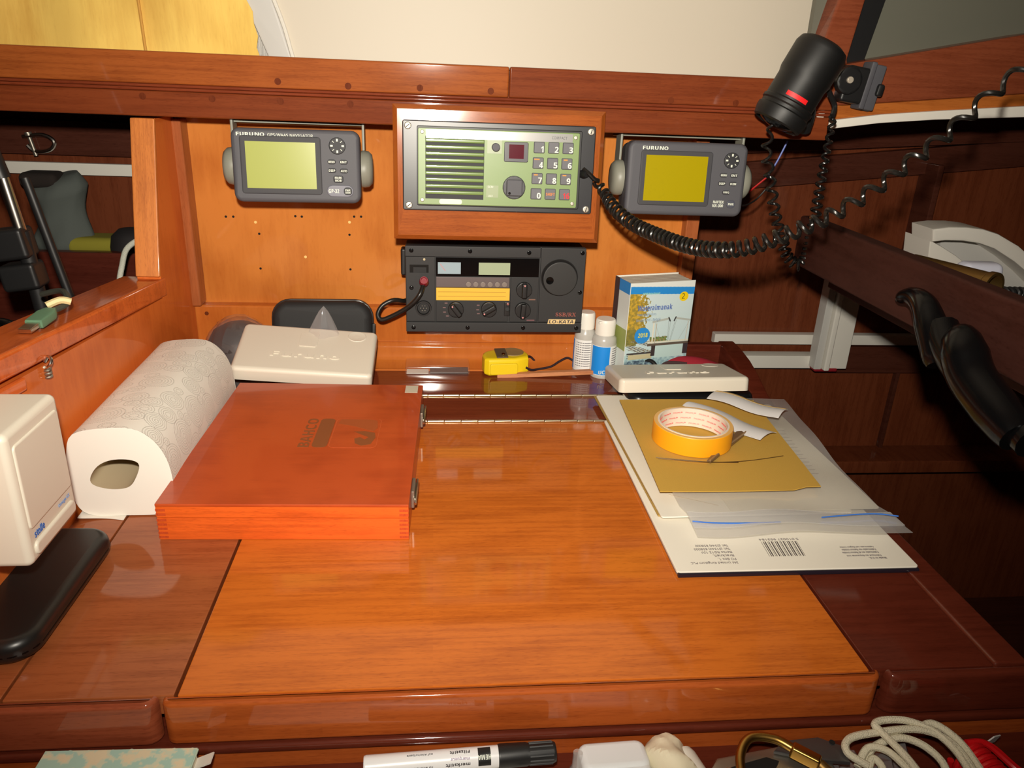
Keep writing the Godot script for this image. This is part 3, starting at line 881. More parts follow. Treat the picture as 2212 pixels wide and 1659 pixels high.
func build_radio() -> void:
	var t := thing("marine_radio", "green faced marine radio in a wooden frame, keypad numbered 0 to 9", "radio", Vector3(0.085, 0.323, -1.047), rx(-4.0))
	# mounting box and the four mitred frame rails
	part("mounting_box", MB.new().rbox(Vector3(0.0005, -0.010, -0.072), Vector3(0.268, 0.160, 0.12), 0.003), M.frame_h, t)
	var X0 := -0.1385; var X1 := 0.1390; var Y1 := 0.0755; var Y0 := -0.0955
	var x0 := -0.1245; var x1 := 0.1245; var y1 := 0.0535; var y0 := -0.0555
	var rails := [[Vector2(X0, Y1), Vector2(X1, Y1), Vector2(x1, y1), Vector2(x0, y1), M.frame_h], [Vector2(X0, Y0), Vector2(x0, y0), Vector2(x1, y0), Vector2(X1, Y0), M.frame_h], [Vector2(X0, Y0), Vector2(X0, Y1), Vector2(x0, y1), Vector2(x0, y0), M.frame_v], [Vector2(X1, Y0), Vector2(x1, y0), Vector2(x1, y1), Vector2(X1, Y1), M.frame_v]]
	for q in rails:
		var m := MB.new()
		var a: Vector2 = q[0]; var b: Vector2 = q[1]; var c: Vector2 = q[2]; var d: Vector2 = q[3]
		var st := m.V.size()
		var outer_z := -0.006
		var pts: Array = []
		for v in [a, b, c, d]:
			var edge: bool = is_equal_approx(v.x, X0) or is_equal_approx(v.x, X1)
			pts.append([v, outer_z if edge else 0.0])
		# chamfer: an outer strip falls back, the rest lies flat
		var fr := PackedVector2Array([a, b, c, d])
		var ring: Array = []
		for v in pts:
			var p: Vector2 = v[0]
			var e: bool = v[1] < 0.0
			var flat := p if not e else Vector2(p.x - signf(p.x) * 0.006, p.y - signf(p.y - 0.01) * 0.006)
			ring.append([p, flat, e])
		var top := PackedVector3Array()
		for v in ring:
			top.append(Vector3(v[1].x, v[1].y, 0.0))
		m.quad(top[0], top[1], top[2], top[3])
		for i in 4:
			var j := (i + 1) % 4
			var e0: Array = ring[i]; var e1: Array = ring[j]
			var za := outer_z if e0[2] else -0.02
			var zb := outer_z if e1[2] else -0.02
			m.quad(Vector3(e0[0].x, e0[0].y, za), Vector3(e1[0].x, e1[0].y, zb), top[j], top[i])
			m.quad(Vector3(e0[0].x, e0[0].y, -0.02), Vector3(e1[0].x, e1[0].y, -0.02), Vector3(e1[0].x, e1[0].y, zb), Vector3(e0[0].x, e0[0].y, za))
		m.quad(Vector3(d.x, d.y, -0.02), Vector3(c.x, c.y, -0.02), Vector3(b.x, b.y, -0.02), Vector3(a.x, a.y, -0.02))
		m.seal(st)
		part("frame_rail", m, q[4], t)
	part("base_plate", MB.new().slab(0.252, 0.113, 0.003, -0.010, 0.003, 0.0012, false), mat(c8(36, 36, 40), 0.35), t)
	for p in [[-0.119, 0.0495], [0.1195, 0.0495], [-0.118, -0.050], [0.1185, -0.050]]:
		screw(t, Vector3(p[0], p[1], 0.003), 0.0046, M.steel_dull, "screw", 40.0 if p[0] < 0 else 75.0)
	var green := mat(c8(122, 146, 88), 0.4)
	part("bezel", MB.new().slab(0.215, 0.100, 0.002, 0.0, 0.006, 0.001), M.black, t)
	var face := part("face_plate", MB.new().slab(0.210, 0.0955, 0.002, 0.004, 0.0085, 0.0008, false, Vector2(-0.001, -0.0005)), green, t)
	for p in [[-0.1005, 0.0425], [0.0985, 0.0415], [-0.1005, -0.0425], [0.0985, -0.0425]]:
		screw(face, Vector3(p[0], p[1], 0.0085), 0.0026, M.steel_dull)
	local_card(t, "title_strip", -0.0005, 0.0405, 0.190, 0.0105, 0.0088, mat(c8(208, 208, 206), 0.18, 0.6), 0.0012)
	letters(t, "COMPACT", Vector3(0.077, 0.0405, 0.0096), 0.020, 0.0034, M.charcoal)
	# loudspeaker slots
	var gloss_green := mat(c8(122, 146, 88), 0.16, 0.0, 0.6)
	part("speaker_recess", MB.new().rbox(Vector3(-0.0585, -0.0015, 0.0087), Vector3(0.076, 0.078, 0.0006)), mat(c8(20, 18, 26), 0.6), t)
	for i in 9:
		part("slat", MB.new().rbox(Vector3(-0.0585, 0.0325 - 0.0081 * i, 0.0100), Vector3(0.076, 0.0046, 0.0034), 0.0015, 3), gloss_green, t)
	# small volume knob, display, channel knob
	local_card(t, "volume_plate", -0.0075, 0.0275, 0.019, 0.018, 0.0088, mat(c8(150, 162, 130), 0.4), 0.0008)
	part("volume_knob", MB.new().at(Vector3(-0.006, 0.0265, 0.0085), rz(20)).prism(oct_poly(0.0052), 0.0, 0.009, 0.001), M.charcoal, t)
	var disp := part("display", MB.new().slab(0.0315, 0.0250, 0.002, 0.0085, 0.0102, 0.0006, false, Vector2(0.021, 0.0212)), mat(c8(58, 56, 64), 0.4), t)
	part("display_glass", MB.new().rbox(Vector3(0.0212, 0.0218, 0.0103), Vector3(0.0195, 0.0175, 0.0008)), mat(c8(86, 20, 36), 0.15), disp)
	var knob := part("channel_knob", MB.new().at(Vector3(0.0195, -0.0235, 0.0085)).prism(oct_poly(0.0150), 0.0, 0.004, 0.001), mat(c8(60, 60, 64), 0.5), t)
	part("knob_cap", MB.new().slab(0.0205, 0.0205, 0.002, 0.012, 0.0185, 0.0012, false, Vector2(0.0195, -0.0235)), M.charcoal, knob)
	disc(knob, "knob_dot", Vector3(0.0130, -0.0305, 0.0184), 0.0017, M.hole)
	local_card(t, "squelch_mark", -0.009, -0.0295, 0.016, 0.0155, 0.0087, mat(c8(140, 154, 116), 0.4), 0.0006)
	letters(t, "SEN", Vector3(-0.0115, -0.0235, 0.0091), 0.007, 0.0026, M.print_white)
	letters(t, "OFF", Vector3(-0.0112, -0.0355, 0.0091), 0.006, 0.0026, M.print_white)
	part("name_label", MB.new().slab(0.030, 0.0066, 0.003, 0.0085, 0.0092, 0.0002, false, Vector2(-0.0635, -0.0440)), mat(c8(224, 226, 204), 0.5), t)
	# keypad
	var keys := ["1", "2", "3", "4", "5", "6", "7", "8", "9", "0", "SHIFT", "16"]
	var key_mat := mat(c8(92, 92, 98), 0.5)
	for i in 12:
		var col := i % 3
		var row := i / 3
		var cx := 0.0508 + 0.0190 * col - 0.0006 * row
		var cy := 0.0280 - 0.0196 * row
		var k := part("key", MB.new().slab(0.0142, 0.0142, 0.0012, 0.0085, 0.0115, 0.0008, false, Vector2(cx, cy), 1, 2), key_mat, t)
		if row < 3:
			letters(k, keys[i], Vector3(cx + 0.0038, cy - 0.0022, 0.0117), 0.0050 if i != 0 else 0.0034, 0.0074, M.print_white, Basis(), true)
			if row > 0 and i != 4 and i != 7:
				local_card(k, "orange_mark", cx - 0.002, cy + 0.0048, 0.007 if i == 3 else 0.005, 0.0016, 0.0116, mat(c8(206, 140, 60), 0.6), 0.0003)
		elif col == 0:
			letters(k, "0", Vector3(cx + 0.0036, cy - 0.0022, 0.0117), 0.0050, 0.0074, M.print_white, Basis(), true)
		elif col == 1:
			letters(k, "SHIFT", Vector3(cx, cy, 0.0117), 0.0116, 0.0034, mat(c8(226, 128, 40), 0.6), Basis(), true)
		else:
			letters(k, "16", Vector3(cx + 0.0022, cy - 0.0018, 0.0117), 0.0086, 0.0074, mat(c8(214, 30, 46), 0.6), Basis(), true)
	part("cord_socket", MB.new().at(Vector3(0.112, -0.004, 0.003), ry(20)).lathe([Vector2(0, -0.004), Vector2(0.006, -0.004), Vector2(0.006, 0.003), Vector2(0.004, 0.009), Vector2(0, 0.009)], 14, Vector3.ZERO, rx(90)), M.black, t)


func oct_poly(r: float) -> PackedVector2Array:
	var p := PackedVector2Array()
	for i in 24:
		var a := TAU * i / 24.0 + PI / 24.0
		p.append(Vector2(cos(a), sin(a)) * r)
	return p


func build_receiver() -> void:
	var t := thing("shortwave_receiver", "black shortwave receiver with a yellow strip and round dial, below the green radio", "radio", Vector3(0.0915, 0.1385, -1.12), rz(0.3))
	var body := mat(c8(40, 40, 41), 0.6)
	var panel := mat(c8(36, 36, 37), 0.6)
	part("case", MB.new().rbox(Vector3(0.0, -0.002, -0.028), Vector3(0.266, 0.128, 0.052), 0.002), M.black_matte, t)
	part("side_handle", MB.new().rbox(Vector3(-0.136, 0.038, -0.018), Vector3(0.008, 0.040, 0.02), 0.003, 2), M.black, t)
	part("front_panel", MB.new().slab(0.266, 0.131, 0.002, -0.004, 0.0, 0.001), body, t)
	part("upper_bar", MB.new().rbox(Vector3(-0.034, 0.0575, 0.0015), Vector3(0.198, 0.0155, 0.005), 0.001), body, t)
	part("lower_bar", MB.new().rbox(Vector3(0, -0.0575, 0.0015), Vector3(0.266, 0.0150, 0.005), 0.001), body, t)
	part("left_section", MB.new().rbox(Vector3(-0.111, 0.0, 0.0005), Vector3(0.0425, 0.098, 0.003), 0.0008), body, t)
	part("middle_section", MB.new().rbox(Vector3(-0.0345, -0.0325, 0.0005), Vector3(0.1075, 0.0335, 0.003), 0.0008), panel, t)
	part("switch_section", MB.new().rbox(Vector3(0.0435, -0.0145, 0.0005), Vector3(0.0420, 0.070, 0.003), 0.0008), panel, t)
	part("dial_section", MB.new().rbox(Vector3(0.0995, 0.008, 0.001), Vector3(0.067, 0.114, 0.004), 0.001), body, t)
	for p in [[-0.1240, 0.0585, 0.004], [-0.039, 0.0585, 0.004], [0.0478, 0.0575, 0.004], [0.1275, 0.058, 0.003], [-0.122, -0.0580, 0.004], [-0.041, -0.0580, 0.004], [0.0435, -0.0580, 0.004], [0.1255, -0.058, 0.004], [-0.1245, 0.0025, 0.002], [0.1275, -0.002, 0.003]]:
		screw(t, Vector3(p[0], p[1], p[2]), 0.0032, M.black_gloss)
	var win := part("display_window", MB.new().rbox(Vector3(-0.0125, 0.0345, 0.0012), Vector3(0.1525, 0.0275, 0.0024)), M.black_gloss, t)
	local_card(win, "meter", -0.0690, 0.0328, 0.0335, 0.0172, 0.0026, mat(c8(158, 178, 188), 0.25), 0.0006)
	part("needle", MB.new().at(Vector3(-0.0785, 0.0338, 0.0031), rz(36)).rbox(Vector3.ZERO, Vector3(0.0006, 0.013, 0.0003)), mat(c8(220, 120, 120), 0.5), win)
	local_card(win, "lcd", -0.0026, 0.0325, 0.0465, 0.0180, 0.0026, mat(c8(164, 178, 148), 0.3), 0.0006)
	part("button_strip", MB.new().rbox(Vector3(-0.034, 0.0118, 0.001), Vector3(0.1085, 0.0155, 0.003), 0.0005), mat(c8(98, 86, 86), 0.45), t)
	for i in 6:
		disc(t, "preset_button", Vector3(-0.0405 + 0.0107 * i, 0.0090, 0.0024), 0.0042, mat(c8(128, 116, 110), 0.5), 0.0022)
	var ys := part("memo_strip", MB.new().rbox(Vector3(-0.0335, -0.0065, 0.0012), Vector3(0.1095, 0.0190, 0.0032), 0.0004), mat(c8(238, 186, 60), 0.6), t)
	for y in [-0.0030, -0.0095]:
		local_card(ys, "ruled_line", -0.035, y, 0.101, 0.0005, 0.0029, mat(c8(160, 116, 40), 0.7), 0.0002)
	# four pointer knobs
	for k in [[-0.0590, -0.0295, 38.0, 0.0118], [-0.0095, -0.0290, 122.0, 0.0118], [0.0425, 0.0015, 0.0, 0.0120], [0.0418, -0.0300, 176.0, 0.0120]]:
		var kn := part("selector_knob", MB.new().at(Vector3(k[0], k[1], 0.002)).ring(Vector2.ZERO, k[3], 0.0, 0.006, 0.001, 24), M.black, t)
		part("pointer_bar", MB.new().at(Vector3(k[0], k[1], 0.0105), rz(k[2])).rbox(Vector3.ZERO, Vector3(0.0078, k[3] * 1.9, 0.008), 0.002, 2), M.black, kn)
		var d := Vector3(0, k[3] * 0.72, 0).rotated(Vector3.BACK, deg_to_rad(k[2]))
		disc(kn, "pointer_dot", Vector3(k[0], k[1], 0.0145) + d, 0.0012, mat(c8(226, 150, 150), 0.5))
	for p in [[-0.0735, -0.0205], [-0.0762, -0.0275], [-0.0758, -0.0345], [-0.0715, -0.0405], [-0.0255, -0.0235], [-0.0262, -0.0305], [-0.0250, -0.0365]]:
		local_card(t, "scale_mark", p[0], p[1], 0.0042, 0.0016, 0.0021, mat(c8(120, 92, 92), 0.6), 0.0003)
	local_card(t, "scale_mark", 0.0555, -0.0140, 0.010, 0.002, 0.0021, mat(c8(120, 88, 74), 0.6), 0.0003)
	local_card(t, "scale_mark", 0.0545, -0.0465, 0.012, 0.002, 0.0021, mat(c8(110, 74, 78), 0.6), 0.0003)
	part("toggle_base", MB.new().rbox(Vector3(0.0180, -0.0290, 0.002), Vector3(0.0085, 0.022, 0.003), 0.001), M.black, t)
	part("toggle", MB.new().tube([Vector3(0.018, -0.029, 0.003), Vector3(0.018, -0.027, 0.010)], [0.002, 0.003], 10), M.black_gloss, t)
	disc(t, "indicator", Vector3(0.0190, -0.0205, 0.0034), 0.0020, mat(c8(150, 96, 92), 0.3), 0.002)
	# left column: slot, pilot lamp, round socket
	local_card(t, "fuse_slot", -0.1130, 0.0312, 0.0275, 0.0118, 0.0020, M.hole, 0.0006)
	local_card(t, "fuse_slot_back", -0.1120, 0.0295, 0.0190, 0.0080, 0.0023, M.black_matte, 0.0006)
	disc(t, "pilot_lamp", Vector3(-0.1055, 0.0455, 0.002), 0.0019, mat(c8(196, 184, 150), 0.3), 0.0025)
	var so := part("round_socket", MB.new().at(Vector3(-0.1070, -0.0285, 0.001), rx(90)).lathe([Vector2(0.0085, 0.0), Vector2(0.0085, 0.002), Vector2(0.0095, 0.0045), Vector2(0.0115, 0.0045), Vector2(0.0122, 0.0), Vector2(0.0085, 0.0)], 24), M.black, t)
	disc(so, "socket_floor", Vector3(-0.1070, -0.0285, 0.0018), 0.0088, M.black_matte)
	for i in 7:
		var a := TAU * i / 6.0
		var rr := 0.0 if i == 6 else 0.0042
		disc(so, "contact", Vector3(-0.1070 + cos(a) * rr, -0.0285 + sin(a) * rr, 0.0028), 0.0006, M.steel_dull)
	# big tuning dial
	var dial := part("tuning_dial", MB.new().at(Vector3(0.0950, 0.0205, 0.003), rx(90)).lathe([Vector2(0, 0.0), Vector2(0.0262, 0.0), Vector2(0.0262, 0.006), Vector2(0.0252, 0.0085), Vector2(0.0240, 0.0090), Vector2(0.0, 0.0088)], 48), mat(c8(41, 41, 41), 0.55), t, 30)
	part("finger_recess", MB.new().at(Vector3(0.0795, 0.0180, 0.0119), rx(90)).lathe([Vector2(0, 0.0), Vector2(0.0058, 0.0), Vector2(0.0056, 0.0006), Vector2(0.003, 0.0002), Vector2(0.0, 0.0002)], 18), M.black_gloss, dial)
	part("dial_groove", MB.new().at(Vector3(0.0950, 0.0205, 0.0028), rx(90)).lathe([Vector2(0.0262, 0.0), Vector2(0.0262, 0.0006), Vector2(0.0278, 0.0006), Vector2(0.0278, 0.0), Vector2(0.0262, 0.0)], 48), M.hole, t)
	letters(t, "SSB/RX", Vector3(0.1080, -0.0370, 0.0032), 0.031, 0.0070, mat(c8(176, 92, 78), 0.6), Basis(), false, true)
	var nm := part("name_plate", MB.new().at(Vector3(0.1020, -0.0478, 0.003)).prism(V2([-0.0215, -0.0036, 0.0200, -0.0036, 0.0215, 0.0036, -0.0200, 0.0036]), 0.0, 0.0012), mat(c8(226, 196, 140), 0.5), t)
	letters(nm, "LO-KATA", Vector3(0.1020, -0.0478, 0.0044), 0.038, 0.0052, M.print_dark, Basis(Vector3(1, 0, 0), Vector3(0.18, 1, 0), Vector3(0, 0, 1)), true)
	# its antenna lead with the red plug
	var lead := thing("antenna_lead", "black cable looping from the red plug at the left of the black receiver", "cable", Vector3(-0.0145, 0.1495, -1.118))
	part("plug", MB.new().at(Vector3(0.0, 0.001, 0.006), rx(62) * rz(0)).lathe([Vector2(0, -0.004), Vector2(0.0058, -0.004), Vector2(0.0072, 0.0), Vector2(0.0068, 0.008), Vector2(0.0055, 0.013), Vector2(0.0045, 0.013), Vector2(0.004, 0.009), Vector2(0, 0.009)], 18), mat(c8(140, 30, 44), 0.4), lead)
	var cp: Array = []
	for p in [[-0.0155, 0.1480, -1.104], [-0.0200, 0.1370, -1.096], [-0.0290, 0.1250, -1.096], [-0.0420, 0.1130, -1.100], [-0.0600, 0.1015, -1.104], [-0.0765, 0.0945, -1.106], [-0.0825, 0.1010, -1.110], [-0.0760, 0.1130, -1.116], [-0.0600, 0.1205, -1.120], [-0.0460, 0.1165, -1.130], [-0.0400, 0.1120, -1.15], [-0.035, 0.10, -1.168]]:
		cp.append(Vector3(p[0], p[1], p[2]) - lead.position)
	part("cable", MB.new().tube(smooth_path(cp, 8), 0.0034, 10), mat(c8(30, 28, 26), 0.35), lead)


func build_plotters() -> void:
	plotter(0, Vector3(-0.179, 0.3150, -1.07), ry(3.0) * rx(-6.0))
	plotter(1, Vector3(0.3455, 0.3135, -1.07), ry(-1.0) * rx(-4.0))


func plotter(kind: int, at: Vector3, b: Basis) -> void:
	var t := thing("navigation_display", "dark grey navigator unit with a pale green screen, left of the green radio" if kind == 0 else "dark grey message receiver with a mustard yellow screen, right of the green radio", "display", at, b, "bracket mounted navigation displays")
	var hw := 0.0815 if kind == 0 else 0.0835
	var hh := 0.0465 if kind == 0 else 0.0490
	part("case", MB.new().slab(hw * 2.0 - 0.006, hh * 2.0 - 0.006, 0.010, -0.050, 0.0, 0.003), M.charcoal_dark, t)
	part("front_bezel", MB.new().slab(hw * 2.0, hh * 2.0, 0.011, -0.022, 0.006, 0.005, true, Vector2.ZERO, 3, 5), M.charcoal, t)
	var scr := mat(c8(168, 176, 94) if kind == 0 else c8(164, 148, 8), 0.22)
	var sx := -0.0196 if kind == 0 else -0.0160
	var sw := 0.0880 if kind == 0 else 0.0860
	part("screen_surround", MB.new().slab(sw + 0.014, 0.073, 0.004, 0.0055, 0.0072, 0.0012, false, Vector2(sx, 0.0006)), M.charcoal_dark, t)
	part("screen", MB.new().rbox(Vector3(sx, 0.0006, 0.0072), Vector3(sw, 0.0585 if kind == 0 else 0.0605, 0.0012)), scr, t)
	var px := 0.0525 if kind == 0 else 0.0605
	var pad := part("cursor_pad", MB.new().ring(Vector2(px, 0.0268), 0.0108, 0.005, 0.0085, 0.001, 26), M.key_dark, t)
	for i in 8:
		var a := TAU * i / 8.0
		var d := Vector3(cos(a), sin(a), 0)
		var s := Vector3(0.0032, 0.0022, 0.0004) if i % 2 == 0 else Vector3(0.0030, 0.0007, 0.0004)
		part("arrow_mark", MB.new().at(Vector3(px, 0.0268, 0.0086) + d * 0.0072, Basis(Vector3.BACK, a)).rbox(Vector3.ZERO, s), M.print_white, pad)
	var keys: Array
	if kind == 0:
		keys = [["MENU", 0.0446, 0.0066], ["ENT", 0.0600, 0.0066], ["DISP", 0.0448, -0.0044], ["AUTO", 0.0602, -0.0046], ["MARK", 0.0526, -0.0152]]
	else:
		keys = [["MENU", 0.0515, 0.0072], ["ENT", 0.0662, 0.0072], ["DISP", 0.0503, -0.0040], ["DIM", 0.0660, -0.0041], ["FREQ", 0.0575, -0.0158]]
	for k in keys:
		var big: bool = k[0] == "MARK"
		var kk := part("key", MB.new().slab(0.0104 if not big else 0.0128, 0.0058 if not big else 0.0088, 0.0026, 0.005, 0.0078, 0.0008, false, Vector2(k[1], k[2])), M.key_dark if kind == 0 else M.charcoal_dark, t)
		if big:
			letters(kk, "MARK", Vector3(k[1], k[2] + 0.0018, 0.0079), 0.0088, 0.0027, M.print_white, Basis(), true)
			letters(kk, "MOB", Vector3(k[1], k[2] - 0.0018, 0.0079), 0.0080, 0.0027, M.print_white, Basis(), true)
		else:
			letters(kk, k[0], Vector3(k[1], k[2], 0.0079), 0.0082, 0.0028, M.print_white, Basis(), true)
	letters(t, "FURUNO", Vector3(-0.0565 if kind == 0 else -0.0470, 0.0385 if kind == 0 else 0.0400, 0.0062), 0.0350, 0.0044, M.print_white, Basis(), true)
	if kind == 0:
		letters(t, "GPS/WAAS NAVIGATOR", Vector3(-0.0065, 0.0383, 0.0062), 0.0570, 0.0036, M.print_white)
		var pill := part("model_pill", MB.new().slab(0.0345, 0.0150, 0.0074, 0.005, 0.0074, 0.001, false, Vector2(0.0545, -0.0305)), mat(c8(112, 112, 124), 0.5), t)
		letters(pill, "GP-32", Vector3(0.0463, -0.0305, 0.0075), 0.0135, 0.0050, M.print_white, Basis(), true)
		part("power_key", MB.new().slab(0.0108, 0.0098, 0.0040, 0.0070, 0.0086, 0.0006, false, Vector2(0.0645, -0.0305)), M.key_dark, pill)
		letters(pill, "PWR", Vector3(0.0645, -0.0292, 0.0087), 0.0066, 0.0024, M.print_white, Basis(), true)
		letters(pill, "DIM", Vector3(0.0645, -0.0322, 0.0087), 0.0062, 0.0024, M.print_white, Basis(), true)
	else:
		part("power_key", MB.new().slab(0.0120, 0.0110, 0.0050, 0.005, 0.0074, 0.0006, false, Vector2(0.0662, -0.0315)), mat(c8(74, 76, 88), 0.5), t)
		letters(t, "NAVTEX", Vector3(0.0485, -0.0290, 0.0064), 0.0150, 0.0036, M.print_white, Basis(), true)
		letters(t, "NX-300", Vector3(0.0480, -0.0340, 0.0064), 0.0150, 0.0040, M.print_white, Basis(), true)
		letters(t, "PWR", Vector3(0.0662, -0.0315, 0.0076), 0.0078, 0.0030, M.print_white, Basis(), true)
	for s in [-1.0, 1.0]:
		part("clamp_knob", MB.new().at(Vector3(s * (hw + 0.0005), -0.002, -0.028), Basis(Vector3.BACK, -s * PI / 2)).lathe([Vector2(0, 0), Vector2(0.024, 0), Vector2(0.0245, 0.004), Vector2(0.0235, 0.010), Vector2(0.019, 0.0145), Vector2(0.009, 0.0155), Vector2(0, 0.0155)], 30), M.knob_grey, t)
		part("bracket_arm", MB.new().at(Vector3(s * (hw + 0.0035), 0.028, -0.044), rx(4)).rbox(Vector3.ZERO, Vector3(0.0035, 0.078, 0.030), 0.001), M.knob_grey, t)
	part("bracket_bar", MB.new().rbox(Vector3(0, 0.056, -0.062), Vector3(hw * 2.0 + 0.010, 0.004, 0.050), 0.001), M.knob_grey, t)


func build_cords() -> void:
	# long coiled cord of the radio's microphone
	var pts: Array = []
	for p in [[0.2151, 0.3101, -1.0350], [0.2222, 0.2998, -1.0200], [0.2283, 0.2858, -0.9850], [0.2428, 0.2742, -0.9400], [0.2619, 0.2697, -0.8900], [0.2858, 0.2676, -0.8400], [0.3086, 0.2726, -0.8000], [0.3304, 0.2808, -0.7800], [0.3521, 0.2941, -0.7650], [0.3724, 0.3083, -0.7500], [0.3937, 0.3230, -0.7400], [0.4245, 0.3462, -0.7350], [0.4531, 0.3739, -0.7300], [0.4840, 0.4005, -0.7300], [0.5094, 0.4277, -0.7300], [0.5310, 0.4497, -0.7300], [0.5443, 0.4623, -0.7250], [0.5560, 0.4785, -0.7200]]:
		pts.append(Vector3(p[0], p[1], p[2]))
	var c := thing("microphone_cord", "long black coiled cord sagging from the green radio up to the right edge", "cord", pts[0])
	var loc: Array = []
	for p in pts:
		loc.append(p - pts[0])
	part("coil", MB.new().tube(coil_path(loc, curve([Vector2(0, 0.0045), Vector2(0.1, 0.0068), Vector2(0.5, 0.0070), Vector2(0.75, 0.0062), Vector2(1, 0.0062)]), curve([Vector2(0, 0.013), Vector2(0.12, 0.011), Vector2(0.28, 0.0075), Vector2(0.46, 0.0085), Vector2(0.56, 0.013), Vector2(0.68, 0.022), Vector2(1, 0.034)]), 14), 0.0025, 8), mat(c8(22, 20, 18), 0.28), c)
	part("far_end", MB.new().tube(smooth_path([loc[loc.size() - 1], Vector3(0.66, 0.505, -0.75) - pts[0], Vector3(0.82, 0.52, -0.86) - pts[0], Vector3(0.98, 0.52, -1.02) - pts[0], Vector3(1.02, 0.52, -1.10) - pts[0]], 6), 0.0025, 8), mat(c8(22, 20, 18), 0.35), c)
	part("straight_end", MB.new().tube(smooth_path([Vector3(0.002, 0.002, 0), Vector3(-0.004, 0.004, 0.001), Vector3(-0.011, 0.010, 0.0), Vector3(-0.019, 0.016, -0.006)], 6), 0.0028, 8), mat(c8(22, 20, 18), 0.35), c)
	# hand lamp on its clip
	var ax := (Vector3(0.474, 0.4825, -1.0) - Vector3(0.4355, 0.404, -1.0)).normalized()
	var bz := Vector3(0.15, 0.10, 0.98).normalized()
	var side := ax.cross(bz).normalized()
	var lb := Basis(side, ax, side.cross(ax))
	var l := thing("hand_lamp", "black cylindrical hand lamp with a red stripe, clipped at the window", "lamp", Vector3(0.4555, 0.4405, -1.0), lb.scaled(Vector3(0.92, 0.92, 0.92)))
	part("barrel", MB.new().lathe([Vector2(0, 0.060), Vector2(0.026, 0.059), Vector2(0.0335, 0.055), Vector2(0.0365, 0.047), Vector2(0.0365, 0.012), Vector2(0.0345, 0.004), Vector2(0.0345, -0.026), Vector2(0.0365, -0.028), Vector2(0.0365, -0.032), Vector2(0.035, -0.034), Vector2(0.035, -0.038), Vector2(0.037, -0.040), Vector2(0.037, -0.046), Vector2(0.0345, -0.056), Vector2(0.031, -0.058), Vector2(0.030, -0.053), Vector2(0, -0.053)], 36), mat(c8(16, 16, 16), 0.5), l, 30)
	part("lens", MB.new().lathe([Vector2(0, -0.062), Vector2(0.014, -0.0605), Vector2(0.024, -0.057), Vector2(0.030, -0.052), Vector2(0, -0.052)], 28), M.black_gloss, l)
	var g: Array = []
	for i in 2:
		var row: Array = []
		for j in 9:
			var a := lerpf(0.55, 1.45, j / 8.0) + PI * 0.28
			row.append(Vector3(cos(a) * 0.0350, -0.0235 + 0.006 * i, sin(a) * 0.0350))
		g.append(row)
	part("stripe", MB.new().sheet(g, Vector3(0, 0, -0.0008)), mat(c8(226, 30, 34), 0.45), l, 60)
	part("yoke", MB.new().tube(smooth_path([Vector3(0.028, 0.0, -0.02), Vector3(0.050, -0.016, -0.030), Vector3(0.068, -0.036, -0.046)], 5), 0.010, 12), M.black, l)
	var cl := thing("lamp_clip", "grey wall clip holding the black hand lamp on the window sill board", "clip", Vector3(0.5775, 0.4435, -1.082), rz(-8))
	part("holder", MB.new().rbox(Vector3(-0.016, -0.002, 0.008), Vector3(0.034, 0.046, 0.030), 0.004, 2), M.black, cl)
	part("pivot_ear", MB.new().at(Vector3(-0.0285, 0.0015, 0.016)).ring(Vector2.ZERO, 0.018, 0.0, 0.010, 0.003, 24), M.black, cl)
	part("pivot_screw", MB.new().at(Vector3(-0.0295, 0.0020, 0.026)).ring(Vector2.ZERO, 0.0044, 0.0, 0.003, 0.001, 16), mat(c8(190, 180, 164), 0.4, 0.3), cl)
	part("back_plate", MB.new().rbox(Vector3(0.012, 0.0, -0.002), Vector3(0.028, 0.060, 0.006), 0.002), M.charcoal_dark, cl)
	part("front_lip", MB.new().rbox(Vector3(0.000, 0.0, 0.012), Vector3(0.008, 0.060, 0.024), 0.002), M.charcoal, cl)
	part("side_lip", MB.new().rbox(Vector3(0.017, 0.0, 0.006), Vector3(0.016, 0.058, 0.010), 0.002), M.charcoal, cl)
	part("latch", MB.new().rbox(Vector3(0.024, -0.002, 0.010), Vector3(0.010, 0.016, 0.012), 0.003), M.black, cl)
	# its coiled lead
	var lp: Array = []
	for p in [[0.4270, 0.3932, -1.0000], [0.4279, 0.3748, -1.0050], [0.4299, 0.3571, -1.0100], [0.4409, 0.3305, -1.0150], [0.4494, 0.3036, -1.0150], [0.4599, 0.2732, -1.0150], [0.4722, 0.2430, -1.0100], [0.4817, 0.2220, -1.0050], [0.4958, 0.2125, -1.0000], [0.5056, 0.2236, -1.0000], [0.5073, 0.2490, -1.0000], [0.5071, 0.2831, -1.0000], [0.5090, 0.3188, -1.0050], [0.5114, 0.3539, -1.0100], [0.5171, 0.3881, -1.0200], [0.5161, 0.4053, -1.0200]]:
		lp.append(Vector3(p[0], p[1], p[2]) - Vector3(0.4270, 0.3932, -1.0))
	var lc := thing("coiled_lead", "thin black coiled lead looping down from the hand lamp and up to its clip", "cord", Vector3(0.4270, 0.3932, -1.0))
	part("coil", MB.new().tube(coil_path(lp, curve([Vector2(0, 0.0035), Vector2(0.1, 0.0062), Vector2(0.45, 0.0066), Vector2(0.55, 0.007), Vector2(1, 0.0036)]), curve([Vector2(0, 0.022), Vector2(0.2, 0.019), Vector2(0.35, 0.013), Vector2(0.48, 0.0075), Vector2(0.58, 0.0075), Vector2(0.7, 0.011), Vector2(1, 0.013)]), 12), 0.0020, 7), mat(c8(20, 19, 18), 0.28), lc)
